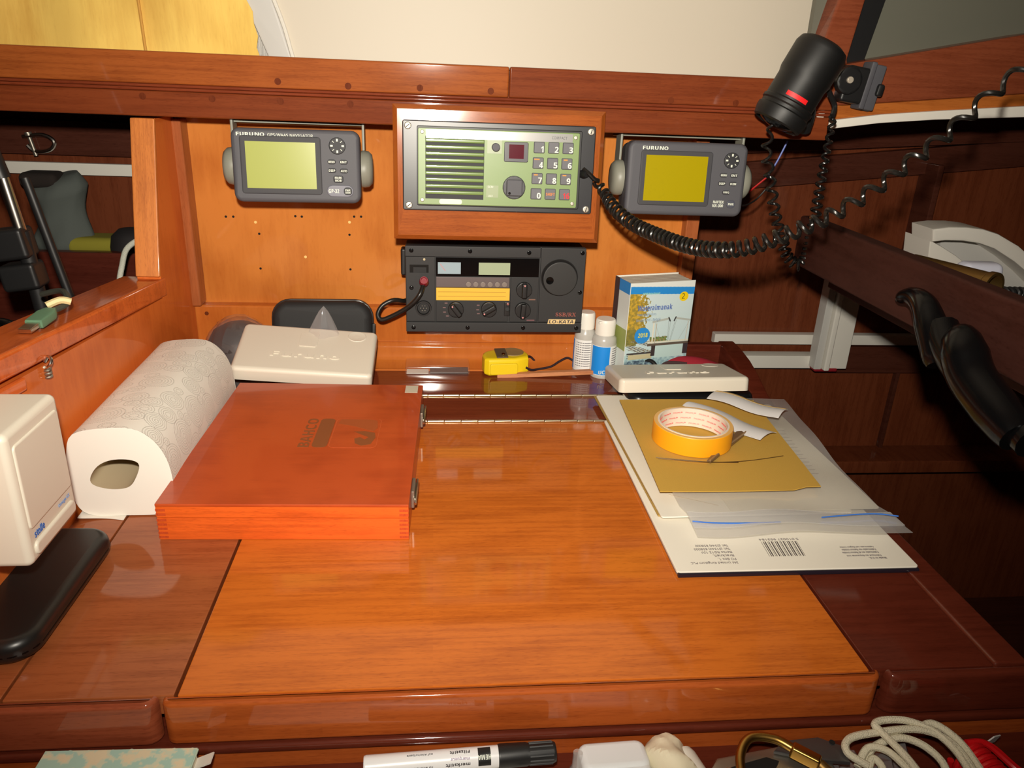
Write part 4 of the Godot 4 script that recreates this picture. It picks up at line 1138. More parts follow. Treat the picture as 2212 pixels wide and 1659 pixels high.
	part("lead_end", MB.new().tube(smooth_path([Vector3(0.0895, 0.0120, -0.022), Vector3(0.0943, 0.0233, -0.03), Vector3(0.0842, 0.0356, -0.025), Vector3(0.0756, 0.0443, -0.02)], 6), 0.0034, 8), M.black, lc)
	# loose wires behind the right display
	for w in [[c8(90, 110, 190), [[0.5420, 0.3600, -1.2], [0.5300, 0.3280, -1.2], [0.5170, 0.3040, -1.2]], "thin blue wire hanging below the beam right of the yellow screen"], [c8(190, 30, 30), [[0.5170, 0.3040, -1.2], [0.4950, 0.2840, -1.2], [0.4700, 0.2660, -1.19]], "thin red wire right of the yellow screen unit"], [c8(24, 20, 18), [[0.5220, 0.2900, -1.2], [0.5060, 0.2700, -1.2], [0.4840, 0.2620, -1.19], [0.4600, 0.2660, -1.18]], "thin black wire curving to the back of the yellow screen unit"]]:
		var wp: Array = []
		for p in w[1]:
			wp.append(Vector3(p[0], p[1], p[2]))
		tag(part("thin_wire", MB.new().tube(smooth_path(wp, 8), 0.0014, 6), mat(w[0], 0.4)), w[2], "wire")
func build_ledge_things() -> void:
	var up := Basis(Vector3(1, 0, 0), Vector3(0, 0, -1), Vector3(0, 1, 0))
	# white protective covers
	cover(Vector3(-0.1775, 0.0690, -1.047), cover_basis(), "white moulded instrument cover leaning on the black case, left of the black receiver")
	cover(Vector3(0.3540, 0.0425, -1.037), ry(-0.3) * rz(1.2) * rx(-9.5) * rx(-90), "white moulded instrument cover lying flat behind the papers at the right")
	# black case behind the left cover
	var k := thing("padded_case", "black rounded zip case standing against the back board behind the left white cover", "case", Vector3(-0.168, 0.0045, -1.143), rx(-9) * ry(2))
	part("body", MB.new().slab(0.148, 0.105, 0.026, -0.026, 0.022, 0.012, true, Vector2(0, 0.0525), 3, 6), M.black_matte, k)
	part("zip_piping", MB.new().slab(0.152, 0.109, 0.028, 0.002, 0.008, 0.002, true, Vector2(0, 0.0525), 2, 6), mat(c8(40, 40, 42), 0.3), k)
	part("zip_pull", MB.new().rbox(Vector3(0.076, 0.062, 0.012), Vector3(0.006, 0.018, 0.006), 0.002), M.black, k)
	# dark rounded thing under clear film
	var lum := thing("wrapped_bundle", "dark rounded bundle in clear film between paper roll and left white cover", "bundle", Vector3(-0.285, 0.0, -1.112))
	part("bundle", MB.new().lathe([Vector2(0, 0.085), Vector2(0.02, 0.083), Vector2(0.036, 0.074), Vector2(0.046, 0.055), Vector2(0.049, 0.03), Vector2(0.046, 0.008), Vector2(0.04, 0.0), Vector2(0, 0.0)], 28), mat(c8(52, 42, 40), 0.5), lum)
	var g: Array = []
	for i in 10:
		var v := i / 9.0
		var row: Array = []
		for j in 30:
			var a := TAU * j / 30.0
			var r := 0.052 * sqrt(maxf(0.0, 1.0 - pow(v * 0.97, 3.0))) * (1.0 + 0.05 * sin(a * 7.0 + v * 9.0) + 0.03 * sin(a * 13.0 - v * 5.0))
			row.append(Vector3(cos(a) * r, v * 0.092 + 0.002, sin(a) * r))
		g.append(row)
	part("film", MB.new().loft(g), film(Color(0.9, 0.9, 0.92, 0.06)), lum, 25)
	var fc := thing("clear_film", "peaked piece of clear plastic film sticking up behind the left white cover", "film", Vector3(-0.160, 0.058, -1.085))
	var cone: Array = []
	for i in 9:
		var v := i / 8.0
		var row: Array = []
		for j in 18:
			var a := TAU * j / 18.0
			var r := 0.026 * pow(1.0 - v, 0.75) * (1.0 + 0.16 * sin(a * 4.0 + 1.0) + 0.07 * sin(a * 9.0)) + 0.0006
			row.append(Vector3(cos(a) * r + 0.003 * v, v * 0.062, sin(a) * r * 0.6))
		cone.append(row)
	part("peak", MB.new().loft(cone, false), film(Color(0.92, 0.92, 0.94, 0.10)), fc, 25)
	var fs: Array = []
	for i in 8:
		var row: Array = []
		for j in 12:
			row.append(Vector3(-0.105 + 0.017 * j, -0.054 + 0.004 * sin(i * 1.7 + j * 1.1) + 0.006 * absf(sin(j * 0.9 + i)), 0.03 + 0.011 * i))
		fs.append(row)
	part("skirt", MB.new().sheet(fs, Vector3(0, -0.0006, 0)), film(Color(0.9, 0.9, 0.92, 0.07)), fc, 25)
	# clear blister pack against the back board
	var bl := thing("clear_pack", "flat clear plastic pack with a white end, left of the yellow tape measure", "pack", Vector3(0.006, 0.0004, -1.146))
	part("shell", MB.new().at(Vector3.ZERO, up).slab(0.100, 0.042, 0.004, 0.0, 0.012, 0.003), film(Color(0.92, 0.92, 0.92, 0.05)), bl)
	part("paper_end", MB.new().rbox(Vector3(-0.031, 0.0012, 0.004), Vector3(0.034, 0.001, 0.032), 0.0004), M.white_trim, bl)
	part("dark_insert", MB.new().rbox(Vector3(0.018, 0.002, 0.004), Vector3(0.06, 0.002, 0.030), 0.0006), mat(c8(70, 52, 48), 0.4), bl)
	# tape measure with its wrist cord
	var tm := thing("tape_measure", "yellow tape measure lying flat on the ledge with a dark belt clip", "tape measure", Vector3(0.1125, 0.0, -1.140), ry(6))
	var yellow := mat(c8(240, 206, 24), 0.45)
	var outline := PackedVector2Array()
	for i in 9:
		var a := PI * i / 8.0
		outline.append(Vector2(cos(a) * 0.037, 0.002 + sin(a) * 0.024))
	outline.append(Vector2(-0.036, -0.016)); outline.append(Vector2(-0.030, -0.022)); outline.append(Vector2(0.012, -0.024)); outline.append(Vector2(0.034, -0.014))
	part("case", MB.new().at(Vector3.ZERO, up).prism(outline, 0.001, 0.030, 0.005, true, 3), yellow, tm)
	part("grip_plate", MB.new().at(Vector3(-0.007, 0.014, 0.0245), Basis()).slab(0.044, 0.018, 0.004, 0.0, 0.0022, 0.001), yellow, tm)
	part("dial_face", MB.new().at(Vector3(0.012, 0.0300, -0.006)).lathe([Vector2(0, 0), Vector2(0.018, 0), Vector2(0.018, 0.0012), Vector2(0.0, 0.0012)], 24), mat(c8(150, 128, 84), 0.5), tm)
	part("belt_clip", MB.new().at(Vector3(-0.008, 0.0325, 0.004), rx(8)).rbox(Vector3.ZERO, Vector3(0.018, 0.003, 0.030), 0.001), mat(c8(112, 96, 74), 0.3, 0.3), tm)
	disc(tm, "clip_rivet", Vector3(-0.006, 0.034, 0.012), 0.003, M.brass, 0.001, rx(-82))
	var wc: Array = []
	for p in [[0.030, 0.012, 0.016], [0.040, 0.006, 0.012], [0.055, 0.004, 0.004], [0.075, 0.006, 0.000], [0.090, 0.012, -0.006], [0.105, 0.016, -0.010], [0.118, 0.008, -0.006], [0.122, 0.003, 0.0]]:
		wc.append(Vector3(p[0], p[1], p[2]))
	part("wrist_cord", MB.new().tube(smooth_path(wc, 8), 0.0018, 7), mat(c8(40, 22, 30), 0.8), tm)
	var wd: Array = []
	for p in [[0.034, 0.022, -0.004], [0.044, 0.018, -0.016], [0.054, 0.008, -0.020], [0.066, 0.003, -0.018], [0.085, 0.003, -0.014], [0.11, 0.003, -0.01]]:
		wd.append(Vector3(p[0], p[1], p[2]))
	part("wrist_cord", MB.new().tube(smooth_path(wd, 8), 0.0018, 7), mat(c8(40, 22, 30), 0.8), tm)
	var st := thing("wooden_stick", "flat pinkish wooden stick lying across the ledge below the bottles", "stick", Vector3(0.187, 0.0035, -1.119), rz(2.4) * ry(1))
	part("strip", MB.new().rbox(Vector3(0, 0.002, 0), Vector3(0.178, 0.0065, 0.010), 0.001), M.stick, st)
	# bottles
	bottle(Vector3(0.2385, 0.0, -1.1450), 0.0170, 0.098, "small clear bottle printed with fine text, nearer the tape measure", 0)
	bottle(Vector3(0.2655, 0.0, -1.1270), 0.0195, 0.093, "small clear bottle with a bright blue label, beside the almanac", 1)
	# almanac
	build_book()
	# red cloth in front of the book
	var rc := thing("red_pouch", "dark red woven pouch lying in front of the almanac behind the right white cover", "pouch", Vector3(0.398, 0.0, -1.128), ry(-4))
	var rg: Array = []
	for i in 9:
		var v := i / 8.0
		var row: Array = []
		for j in 14:
			var u := j / 13.0
			row.append(Vector3(-0.048 + 0.105 * u, 0.004 + 0.030 * pow(sin(PI * clampf(v, 0.03, 0.97)), 0.5) * (0.35 + 0.65 * sin(PI * clampf(u * 0.75 + 0.12, 0, 1))), 0.022 - 0.036 * v))
		rg.append(row)
	part("cloth", MB.new().sheet(rg, Vector3(0, -0.003, 0)), mat(c8(150, 22, 40), 0.85), rc, 60)
	part("drawstring", MB.new().tube(smooth_path([Vector3(-0.045, 0.008, 0.02), Vector3(-0.035, 0.022, 0.012), Vector3(-0.015, 0.026, 0.016), Vector3(0.0, 0.026, 0.02)], 5), 0.003, 8), mat(c8(60, 34, 36), 0.8), rc)
	var ring := thing("black_ring", "small black ring leaning at the foot of the almanac", "ring", Vector3(0.333, 0.0, -1.107))
	var ringp: Array = []
	for i in 25:
		var a := TAU * i / 24.0
		ringp.append(Vector3(cos(a) * 0.016, 0.016 + sin(a) * 0.015, -0.006 * sin(a)))
	part("hoop", MB.new().tube(ringp, 0.0032, 8), M.black, ring)
	var bk := thing("black_pouch", "glossy black pouch lying under the right white cover", "pouch", Vector3(0.372, 0.0, -1.032))
	part("body", MB.new().at(Vector3(0, 0, 0), up).slab(0.190, 0.080, 0.02, 0.001, 0.021, 0.009, true, Vector2.ZERO, 3, 5), mat(c8(20, 20, 22), 0.3), bk)


func cover_basis() -> Basis:
	# built in x (width), y (up its face), z (out of its face); it leans back on the case, its right end lower
	var x := Vector3(0.1878, -0.0125, 0.0).normalized()
	var y := (Vector3(-0.281, 0.0922, -1.0999) - Vector3(-0.2743, 0.0606, -1.0)).normalized()
	var z := x.cross(y).normalized()
	return Basis(x, z.cross(x), z)


func cover(at: Vector3, b: Basis, label: String) -> void:
	var t := thing("instrument_cover", label, "cover", at, b, "white instrument covers")
	part("shell", MB.new().slab(0.189, 0.106, 0.008, -0.020, 0.0, 0.0055, false, Vector2.ZERO, 4, 5), M.cream, t)
	part("finger_dimple", MB.new().at(Vector3(0.066, 0.036, -0.0004), rx(90)).lathe([Vector2(0, 0.0002), Vector2(0.009, 0.0006), Vector2(0.0125, 0.0012), Vector2(0.0138, 0.0), Vector2(0, 0.0)], 28, Vector3.ZERO, Basis(), Vector2(1.0, 0.9)), M.cream, t)
	var logo := part("raised_emblem", MB.new().slab(0.026, 0.033, 0.005, -0.001, 0.0006, 0.0004, false, Vector2(0.0, 0.022)), M.cream, t)
	part("emblem_bar", MB.new().rbox(Vector3(0.0, 0.005, 0.0008), Vector3(0.022, 0.0012, 0.0012)), M.cream, logo)
	letters(t, "Furuno", Vector3(0.0, -0.0155, 0.0004), 0.094, 0.011, M.cream, Basis(), true, false, 0.0016)


func bottle(at: Vector3, r: float, h: float, label: String, kind: int) -> void:
	var t := thing("small_bottle", label, "bottle", at, ry(-8 if kind == 0 else 6), "small white capped bottles")
	var k := h / 0.095
	part("body", MB.new().lathe([Vector2(0, 0.0), Vector2(r * 0.93, 0.0), Vector2(r, 0.002), Vector2(r, 0.060 * k), Vector2(r * 0.94, 0.066 * k), Vector2(r * 0.75, 0.070 * k), Vector2(r * 0.72, 0.074 * k), Vector2(0, 0.074 * k)], 30), mat(c8(188, 186, 180), 0.25), t)
	part("cap", MB.new().lathe([Vector2(0, 0.071 * k), Vector2(r * 0.80, 0.071 * k), Vector2(r * 0.80, 0.090 * k), Vector2(r * 0.76, 0.0945 * k), Vector2(r * 0.70, 0.096 * k), Vector2(0, 0.096 * k)], 30), M.white_trim, t)
	part("cap_tab", MB.new().rbox(Vector3(-r * 0.55, 0.0925 * k, r * 0.52), Vector3(0.008, 0.004, 0.004), 0.001), M.white_trim, t)
	var paper := mat(c8(232, 232, 230), 0.5)
	part("label_band", MB.new().lathe([Vector2(r * 1.004, 0.006), Vector2(r * 1.018, 0.006), Vector2(r * 1.018, 0.055 * k), Vector2(r * 1.004, 0.055 * k), Vector2(r * 1.004, 0.006)], 30), paper, t)
	var blue := mat(c8(24, 140, 230), 0.45)
	var a0 := 2.75 if kind == 0 else 1.35
	var a1 := 3.6 if kind == 0 else 2.9
	var g: Array = []
	for i in 2:
		var row: Array = []
		for j in 13:
			var a := lerpf(a0, a1, j / 12.0)
			row.append(Vector3(cos(a) * r * 1.024, 0.007 + (0.047 * k) * i, sin(a) * r * 1.024))
		g.append(row)
	part("blue_panel", MB.new().sheet(g, Vector3(0, 0, -0.0002)), blue, t, 60)
	for i in 11:
		var y := 0.050 * k - 0.0038 * i
		var row0: Array = []
		var row1: Array = []
		for j in 7:
			var a := lerpf(1.0 if kind == 0 else 0.35, 2.45 if kind == 0 else 1.15, j / 6.0)
			row0.append(Vector3(cos(a) * r * 1.022, y, sin(a) * r * 1.022))
			row1.append(Vector3(cos(a) * r * 1.022, y + 0.0013, sin(a) * r * 1.022))
		part("printed_line", MB.new().sheet([row0, row1], Vector3(0, 0, -0.0002)), mat(c8(110, 108, 112), 0.6), t, 60)
	if kind == 1:
		letters(t, "UCA", Vector3(-0.004, 0.012, r * 1.03), 0.016, 0.006, M.print_white, Basis(), true)


func build_book() -> void:
	var t := thing("almanac", "thick almanac dated 2018 with a drawbridge on its pale blue cover, standing on the ledge", "book", Vector3(0.3465, 0.0, -1.1150), ry(14.5))
	var w := 0.111
	var h := 0.1565
	var d := 0.050
	part("pages", MB.new().rbox(Vector3(0.001, h * 0.5 - 0.0005, -d * 0.5), Vector3(w - 0.004, h - 0.003, d - 0.002), 0.0008), mat(c8(214, 208, 194), 0.8), t)
	for i in 5:
		part("page_gap", MB.new().rbox(Vector3(0.001, h - 0.0018, -d * (0.18 + 0.16 * i)), Vector3(w - 0.006, 0.0006, 0.0005)), mat(c8(170, 164, 150), 0.9), t)
	var W := 320
	var H := 472
	var im := Image.create(W, H, false, Image.FORMAT_RGB8)
	cover_picture(im)
	var cm := mat(Color.WHITE, 0.35)
	cm.albedo_texture = tex(im)
	var fr := part("front_cover", MB.new().rbox(Vector3(0, h * 0.5, 0.0), Vector3(w, h, 0.001)), M.white_trim, t)
	part("cover_print", MB.new().card(Vector3(-w * 0.5, h, 0.0006), Vector3(w * 0.5, h, 0.0006), Vector3(w * 0.5, 0, 0.0006), Vector3(-w * 0.5, 0, 0.0006)), cm, fr)
	part("back_cover", MB.new().rbox(Vector3(0, h * 0.5, -d), Vector3(w, h, 0.001)), M.white_trim, t)
	var sp := part("spine", MB.new().rbox(Vector3(-w * 0.5, h * 0.5, -d * 0.5), Vector3(0.001, h, d)), mat(c8(216, 222, 218), 0.4), t)
	part("spine_top_blue", MB.new().rbox(Vector3(-w * 0.5 - 0.0006, h - 0.009, -d * 0.36), Vector3(0.0004, 0.018, d * 0.7)), mat(c8(52, 136, 208), 0.4), sp)
	part("spine_dark", MB.new().rbox(Vector3(-w * 0.5 - 0.0006, h * 0.5, -d * 0.84), Vector3(0.0005, h, d * 0.30)), mat(c8(70, 58, 60), 0.4), sp)
	part("spine_green", MB.new().rbox(Vector3(-w * 0.5 - 0.0006, h * 0.42, -d * 0.36), Vector3(0.0004, 0.034, d * 0.7)), mat(c8(150, 160, 90), 0.4), sp)
	letters(fr, "ANWB Wateralmanak", Vector3(-0.0195, h - 0.0170, 0.0007), 0.030, 0.0032, mat(c8(150, 206, 190), 0.5), Basis(), true)
	letters(fr, "Wateralmanak", Vector3(-0.0105, h - 0.0395, 0.0007), 0.0600, 0.0090, mat(c8(84, 110, 176), 0.5), Basis(), true)
	letters(fr, "Vaargegevens", Vector3(-0.0240, h - 0.0505, 0.0007), 0.0330, 0.0055, mat(c8(130, 152, 176), 0.5))
	letters(fr, "Nederland - België", Vector3(-0.0200, h - 0.0595, 0.0007), 0.0420, 0.0062, mat(c8(130, 152, 176), 0.5))
	letters(fr, "2018", Vector3(-0.0270, h - 0.0830, 0.0009), 0.0165, 0.0070, mat(c8(226, 218, 90), 0.5), Basis(), true)
	letters(fr, "2", Vector3(0.0368, h - 0.0240, 0.0009), 0.0050, 0.0085, mat(c8(90, 84, 40), 0.5))


func cover_picture(im: Image) -> void:
	var W := im.get_width()
	var H := im.get_height()
	var n := FastNoiseLite.new()
	n.seed = 77
	n.frequency = 0.045
	n.fractal_octaves = 4
	for y in H:
		for x in W:
			var c := c8(206, 222, 224).lerp(c8(190, 214, 218), float(y) / H)
			var v := n.get_noise_2d(x, y)
			if y > 345:  # water
				c = c8(176, 206, 208).lerp(c8(104, 134, 152), clampf(float(y - 345) / 130.0 + v * 0.7, 0, 1))
				if x < 150 and y > 375:
					c = c.lerp(c8(70, 86, 104), clampf(0.6 + v, 0, 1))
			# autumn tree at the left
			var tr := 92.0 + 60.0 * v - absf(y - 150) * 0.22
			if x < tr and y > 48 and y < 300:
				c = c8(206, 168, 60).lerp(c8(150, 132, 60), clampf(0.5 + v * 1.6, 0, 1))
				if y > 220:
					c = c.lerp(c8(96, 104, 60), 0.6)
			im.set_pixel(x, y, c)
	# quay and boats
	for k in 260:
		var x := 6 + (k * 37) % 140
		var y := 276 + (k * 53) % 84
		var tone: Color = [c8(60, 58, 58), c8(120, 108, 96), c8(196, 184, 150), c8(86, 74, 66), c8(160, 166, 160)][(k * 7) % 5]
		im.fill_rect(Rect2i(x, y, 6 + (k * 13) % 16, 2 + (k * 5) % 5), tone)
	im.fill_rect(Rect2i(18, 345, 120, 24), c8(196, 186, 150))
	im.fill_rect(Rect2i(10, 336, 150, 8), c8(66, 60, 60))
	# far trees
	for k in 60:
		im.fill_rect(Rect2i(118 + (k * 11) % 84, 262 + (k * 7) % 22, 8, 8), [c8(120, 140, 80), c8(150, 130, 84), c8(98, 118, 70)][k % 3])
	# bridge deck, piers, opening
	im.fill_rect(Rect2i(110, 286, 210, 9), c8(214, 214, 196))
	im.fill_rect(Rect2i(110, 296, 210, 12), c8(96, 84, 74))
	im.fill_rect(Rect2i(150, 308, 150, 60), c8(190, 214, 212))
	im.fill_rect(Rect2i(132, 306, 20, 52), c8(62, 52, 52))
	im.fill_rect(Rect2i(296, 306, 24, 52), c8(62, 52, 56))
	# uprights and balance beams
	for q in [[132, 190, 132, 292, 7, c8(226, 222, 206)], [146, 200, 146, 292, 5, c8(190, 186, 172)], [310, 200, 304, 292, 4, c8(200, 196, 184)]]:
		stroke(im, q)
	for q in [[128, 190, 205, 178, 9, c8(178, 184, 178)], [242, 178, 318, 192, 8, c8(178, 184, 178)], [205, 172, 214, 190, 5, c8(60, 60, 60)], [242, 172, 234, 190, 5, c8(60, 60, 60)], [206, 186, 212, 288, 1, c8(110, 116, 118)], [216, 188, 214, 288, 1, c8(110, 116, 118)], [240, 186, 222, 288, 1, c8(110, 116, 118)], [246, 186, 226, 288, 1, c8(110, 116, 118)], [140, 196, 176, 286, 1, c8(150, 154, 152)], [312, 200, 268, 286, 1, c8(150, 154, 152)]]:
		stroke(im, q)
	# blue band, round badges
	for x in W:
		var y0 := 16 + int(x * 0.05)
		im.fill_rect(Rect2i(x, 0, 1, y0), c8(226, 230, 226))
		im.fill_rect(Rect2i(x, y0, 1, 34), c8(46, 140, 216))
	for q in [[80.0, 252.0, 39.0, c8(44, 140, 216)], [270.0, 74.0, 23.0, c8(244, 208, 24)]]:
		var cx: float = q[0]
		var cy: float = q[1]
		var rr: float = q[2]
		for y in range(int(cy - rr), int(cy + rr) + 1):
			var hw := sqrt(maxf(0.0, rr * rr - (y - cy) * (y - cy)))
			im.fill_rect(Rect2i(int(cx - hw), y, int(hw * 2.0), 1), q[3])


func stroke(im: Image, q: Array) -> void:
	var a := Vector2(q[0], q[1])
	var b := Vector2(q[2], q[3])
	var n := int(a.distance_to(b)) + 1
	for i in n + 1:
		var p := a.lerp(b, float(i) / n)
		im.fill_rect(Rect2i(int(p.x) - int(q[4]) / 2, int(p.y) - int(q[4]) / 2, q[4], q[4]), q[5])


func build_table_things() -> void:
	# wooden tool box lying on the table
	var top := [Vector3(-0.2640, 0.040, -0.6755), Vector3(-0.0220, 0.040, -0.6680), Vector3(-0.0158, 0.040, -0.9816), Vector3(-0.2632, 0.040, -0.9881)]
	var x := (Vector3(-0.0220, 0.0, -0.6680) - Vector3(-0.2640, 0.0, -0.6755)).normalized()
	var b := Basis(x, Vector3.UP, x.cross(Vector3.UP))
	var t := thing("wooden_box", "flat orange red varnished wooden box with a burnt-in tool emblem on its lid", "box", Vector3(-0.1412, 0.0, -0.8283), b)
	var w := 0.2435
	var d := 0.3135
	part("base", MB.new().rbox(Vector3(0, 0.0125, 0), Vector3(w, 0.0245, d), 0.0008), M.box_side, t)
	part("lid_frame", MB.new().rbox(Vector3(0, 0.0320, 0), Vector3(w, 0.0135, d), 0.0008), M.box_side, t)
	part("lid_top", MB.new().rbox(Vector3(0, 0.0392, 0), Vector3(w + 0.0006, 0.0034, d + 0.0006), 0.0010), M.box_top, t)
	for s in [-1.0, 1.0]:
		for i in 5:
			var y := 0.0035 + 0.0048 * i
			part("dovetail", MB.new().rbox(Vector3(s * (w * 0.5 - 0.0045), y, d * 0.5 - 0.003), Vector3(0.0092, 0.0024, 0.0066)), M.dovetail, t)
		for i in 2:
			part("dovetail", MB.new().rbox(Vector3(s * (w * 0.5 - 0.0045), 0.0290 + 0.0050 * i, d * 0.5 - 0.003), Vector3(0.0092, 0.0026, 0.0066)), M.dovetail, t)
	part("paper_label", MB.new().rbox(Vector3(0.1075, 0.0411, -0.1412), Vector3(0.0166, 0.0003, 0.0245)), mat(c8(206, 198, 178), 0.6), t)
	var burnt := mat(c8(138, 76, 36), 0.6)
	var burnt2 := mat(c8(166, 80, 34), 0.6)
	var outl := mat(c8(196, 90, 44), 0.5)
	var along := Basis(Vector3(0, 0, -1), Vector3(-1, 0, 0), Vector3(0, 1, 0))
	var em := part("emblem", MB.new().at(Vector3(0.0135, 0.0410, -0.0050), Basis(Vector3(1, 0, 0), Vector3(0, 0, -1), Vector3(0, 1, 0))).slab(0.0170, 0.0770, 0.006, 0.0, 0.0003, 0.0, false, Vector2(0.0, 0.0)), burnt, t)
	em.name = "emblem"
	part("emblem_frame", MB.new().at(Vector3(0.0505, 0.0410, -0.0050), Basis(Vector3(1, 0, 0), Vector3(0, 0, -1), Vector3(0, 1, 0))).slab(0.0540, 0.0790, 0.007, 0.0, 0.00015), outl, em)
	part("emblem_field", MB.new().at(Vector3(0.0505, 0.0411, -0.0050), Basis(Vector3(1, 0, 0), Vector3(0, 0, -1), Vector3(0, 1, 0))).slab(0.0525, 0.0775, 0.0065, 0.0, 0.00015), M.box_top, em)
	var flat := Basis(Vector3(1, 0, 0), Vector3(0, 0, -1), Vector3(0, 1, 0))
	# the tool: a handle across and a hooked head
	part("emblem_sky", MB.new().at(Vector3(0.0505, 0.0412, -0.0050), flat).prism(V2([-0.024, 0.024, -0.006, 0.018, 0.012, 0.008, 0.020, 0.004, 0.024, 0.014, 0.022, 0.034, 0.014, 0.0365, -0.022, 0.0365]), 0.0, 0.0002), burnt2, em)
	part("emblem_tool", MB.new().at(Vector3(0.0505, 0.0412, -0.0050), flat).prism(V2([-0.003, 0.003, 0.010, 0.004, 0.022, 0.000, 0.024, -0.012, 0.020, -0.030, 0.010, -0.034, 0.002, -0.028, 0.000, -0.016, 0.006, -0.012, 0.012, -0.018, 0.016, -0.012, 0.008, -0.006]), 0.0, 0.0002), burnt, em)
	letters(t, "BAHCO", Vector3(-0.0040, 0.0411, -0.0050), 0.0760, 0.0125, burnt, along, true)
	for z in [-0.092, 0.105]:
		var la := part("latch", MB.new().rbox(Vector3(w * 0.5 + 0.0018, 0.0245, z), Vector3(0.0036, 0.020, 0.030), 0.001), M.steel_dull, t)
		part("latch_lever", MB.new().tube([Vector3(w * 0.5 + 0.0048, 0.028, z - 0.022), Vector3(w * 0.5 + 0.0052, 0.029, z), Vector3(w * 0.5 + 0.0048, 0.024, z + 0.022)], 0.0016, 8), M.steel, la)
	# paper towel roll
	var r := thing("paper_towel_roll", "squashed white paper towel roll lying between wooden box and left side board", "paper roll", Vector3(-0.3130, 0.0, -0.72), ry(1.0))
	var sq := [Vector2(-0.040, 0.094), Vector2(-0.011, 0.1005), Vector2(0.018, 0.0995), Vector2(0.036, 0.086), Vector2(0.046, 0.065), Vector2(0.0490, 0.040), Vector2(0.0475, 0.016), Vector2(0.036, 0.003), Vector2(0.0, 0.0015), Vector2(-0.036, 0.003), Vector2(-0.0485, 0.018), Vector2(-0.050, 0.045), Vector2(-0.0485, 0.072)]
	var oc := closed_curve(sq, 5)
	var hs := [Vector2(-0.030, 0.046), Vector2(-0.021, 0.059), Vector2(-0.007, 0.0655), Vector2(0.010, 0.0655), Vector2(0.0185, 0.060), Vector2(0.014, 0.046), Vector2(0.005, 0.0345), Vector2(-0.012, 0.0325), Vector2(-0.028, 0.0375)]
	var ic := closed_curve(hs, 5)
	var rings: Array = []
	for i in 14:
		var v := i / 13.0
		var row: Array = []
		for p in oc:
			var rr := 1.0 + 0.006 * sin(v * 9.0 + p.x * 60.0)
			row.append(Vector3(p.x * rr + 0.004 * v, 0.0012 + (p.y - 0.0012) * (1.0 + 0.01 * v), -v * 0.268))
		rings.append(row)
	var quilt := mat(c8(236, 232, 222), 0.9)
	quilt.heightmap_enabled = true
	quilt.heightmap_texture = tex(quilt_image())
	quilt.heightmap_scale = 0.18
	quilt.uv1_scale = Vector3(2.0, 2.5, 1)
	var wrap_mesh := MB.new()
	wrap_mesh.loft(rings, false)
	part("outer_sheet", wrap_mesh, quilt, r, 60)
	for e in [0.0, -0.268]:
		var fm := MB.new()
		var m0 := fm.V.size()
		var no := oc.size()
		var ni := ic.size()
		# the face between outline and core, built ray by ray
		var K := 60
		var mid := Vector2(-0.006, 0.048)
		for i in K:
			var a0 := TAU * i / K
			var a1 := TAU * (i + 1) / K
			var o0 := reach(oc, mid, a0); var o1 := reach(oc, mid, a1)
			var i0 := reach(ic, mid, a0); var i1 := reach(ic, mid, a1)
			var z: float = e
			var off := 0.004 if e < 0 else 0.0
			fm.quad(Vector3(o0.x + off, o0.y, z), Vector3(o1.x + off, o1.y, z), Vector3(i1.x + off, i1.y, z), Vector3(i0.x + off, i0.y, z))
		if e < 0:
			fm.flip(m0)
		part("end_face", fm, mat(c8(238, 234, 224), 0.95), r, 60)
	var core: Array = []
	for i in 6:
		var row: Array = []
		for p in ic:
			row.append(Vector3(p.x, p.y, -0.268 * i / 5.0))
		core.append(row)
	var cmesh := MB.new()
	cmesh.loft(core, false)
	cmesh.flip(0)
	part("core", cmesh, mat(c8(196, 178, 146), 0.8), r, 60)
	var fl: Array = []
	for i in 5:
		var row: Array = []
		for j in 9:
			row.append(Vector3(-0.046 + 0.044 * j / 8.0, 0.0010 + 0.012 * pow(1.0 - j / 8.0, 3.0) * 0.3, 0.008 - 0.05 * i / 4.0 - 0.004 * sin(PI * j / 8.0)))
		fl.append(row)
	part("loose_sheet", MB.new().sheet(fl, Vector3(0, -0.0006, 0)), quilt, r, 60)
	# white speaker on the side board
	var s := thing("speaker", "cream white box speaker with blue lettering on the left side board above the black case", "speaker", Vector3(-0.3100, 0.0, -0.5600))
	var face := Basis(Vector3(0, 0, -1), Vector3(0, 1, 0), Vector3(1, 0, 0))
	part("case", MB.new().at(Vector3(0, 0.124, -0.0175), face).slab(0.085, 0.114, 0.006, -0.0525, 0.0, 0.0055, false, Vector2.ZERO, 4, 4), M.cream, s)
	part("front_panel", MB.new().at(Vector3(0, 0.1330, -0.0180), face).slab(0.072, 0.072, 0.004, -0.002, 0.0014, 0.0014, false, Vector2.ZERO, 3, 4), M.cream, s)
	part("lower_bar", MB.new().at(Vector3(0, 0.0790, -0.0180), face).slab(0.070, 0.0120, 0.005, -0.002, 0.0024, 0.0020, false, Vector2.ZERO, 3, 4), M.cream, s)
	letters(s, "stolle", Vector3(0.0003, 0.0905, 0.0050), 0.0160, 0.0064, mat(c8(40, 104, 190), 0.5), face, true)
	letters(s, "Omega GX", Vector3(0.0003, 0.0905, -0.0385), 0.0200, 0.0040, mat(c8(120, 146, 196), 0.5), face)
	# flat black case on the table
	var up := Basis(Vector3(1, 0, 0), Vector3(0, 0, -1), Vector3(0, 1, 0))
	var k := thing("flat_case", "flat glossy black rounded case lying on the table below the white speaker", "case", Vector3(-0.3405, 0.0, -0.585), ry(-1.0))
	part("shell", MB.new().at(Vector3.ZERO, up).slab(0.072, 0.170, 0.024, 0.0006, 0.0225, 0.009, true, Vector2.ZERO, 5, 7), mat(c8(26, 25, 24), 0.35), k)
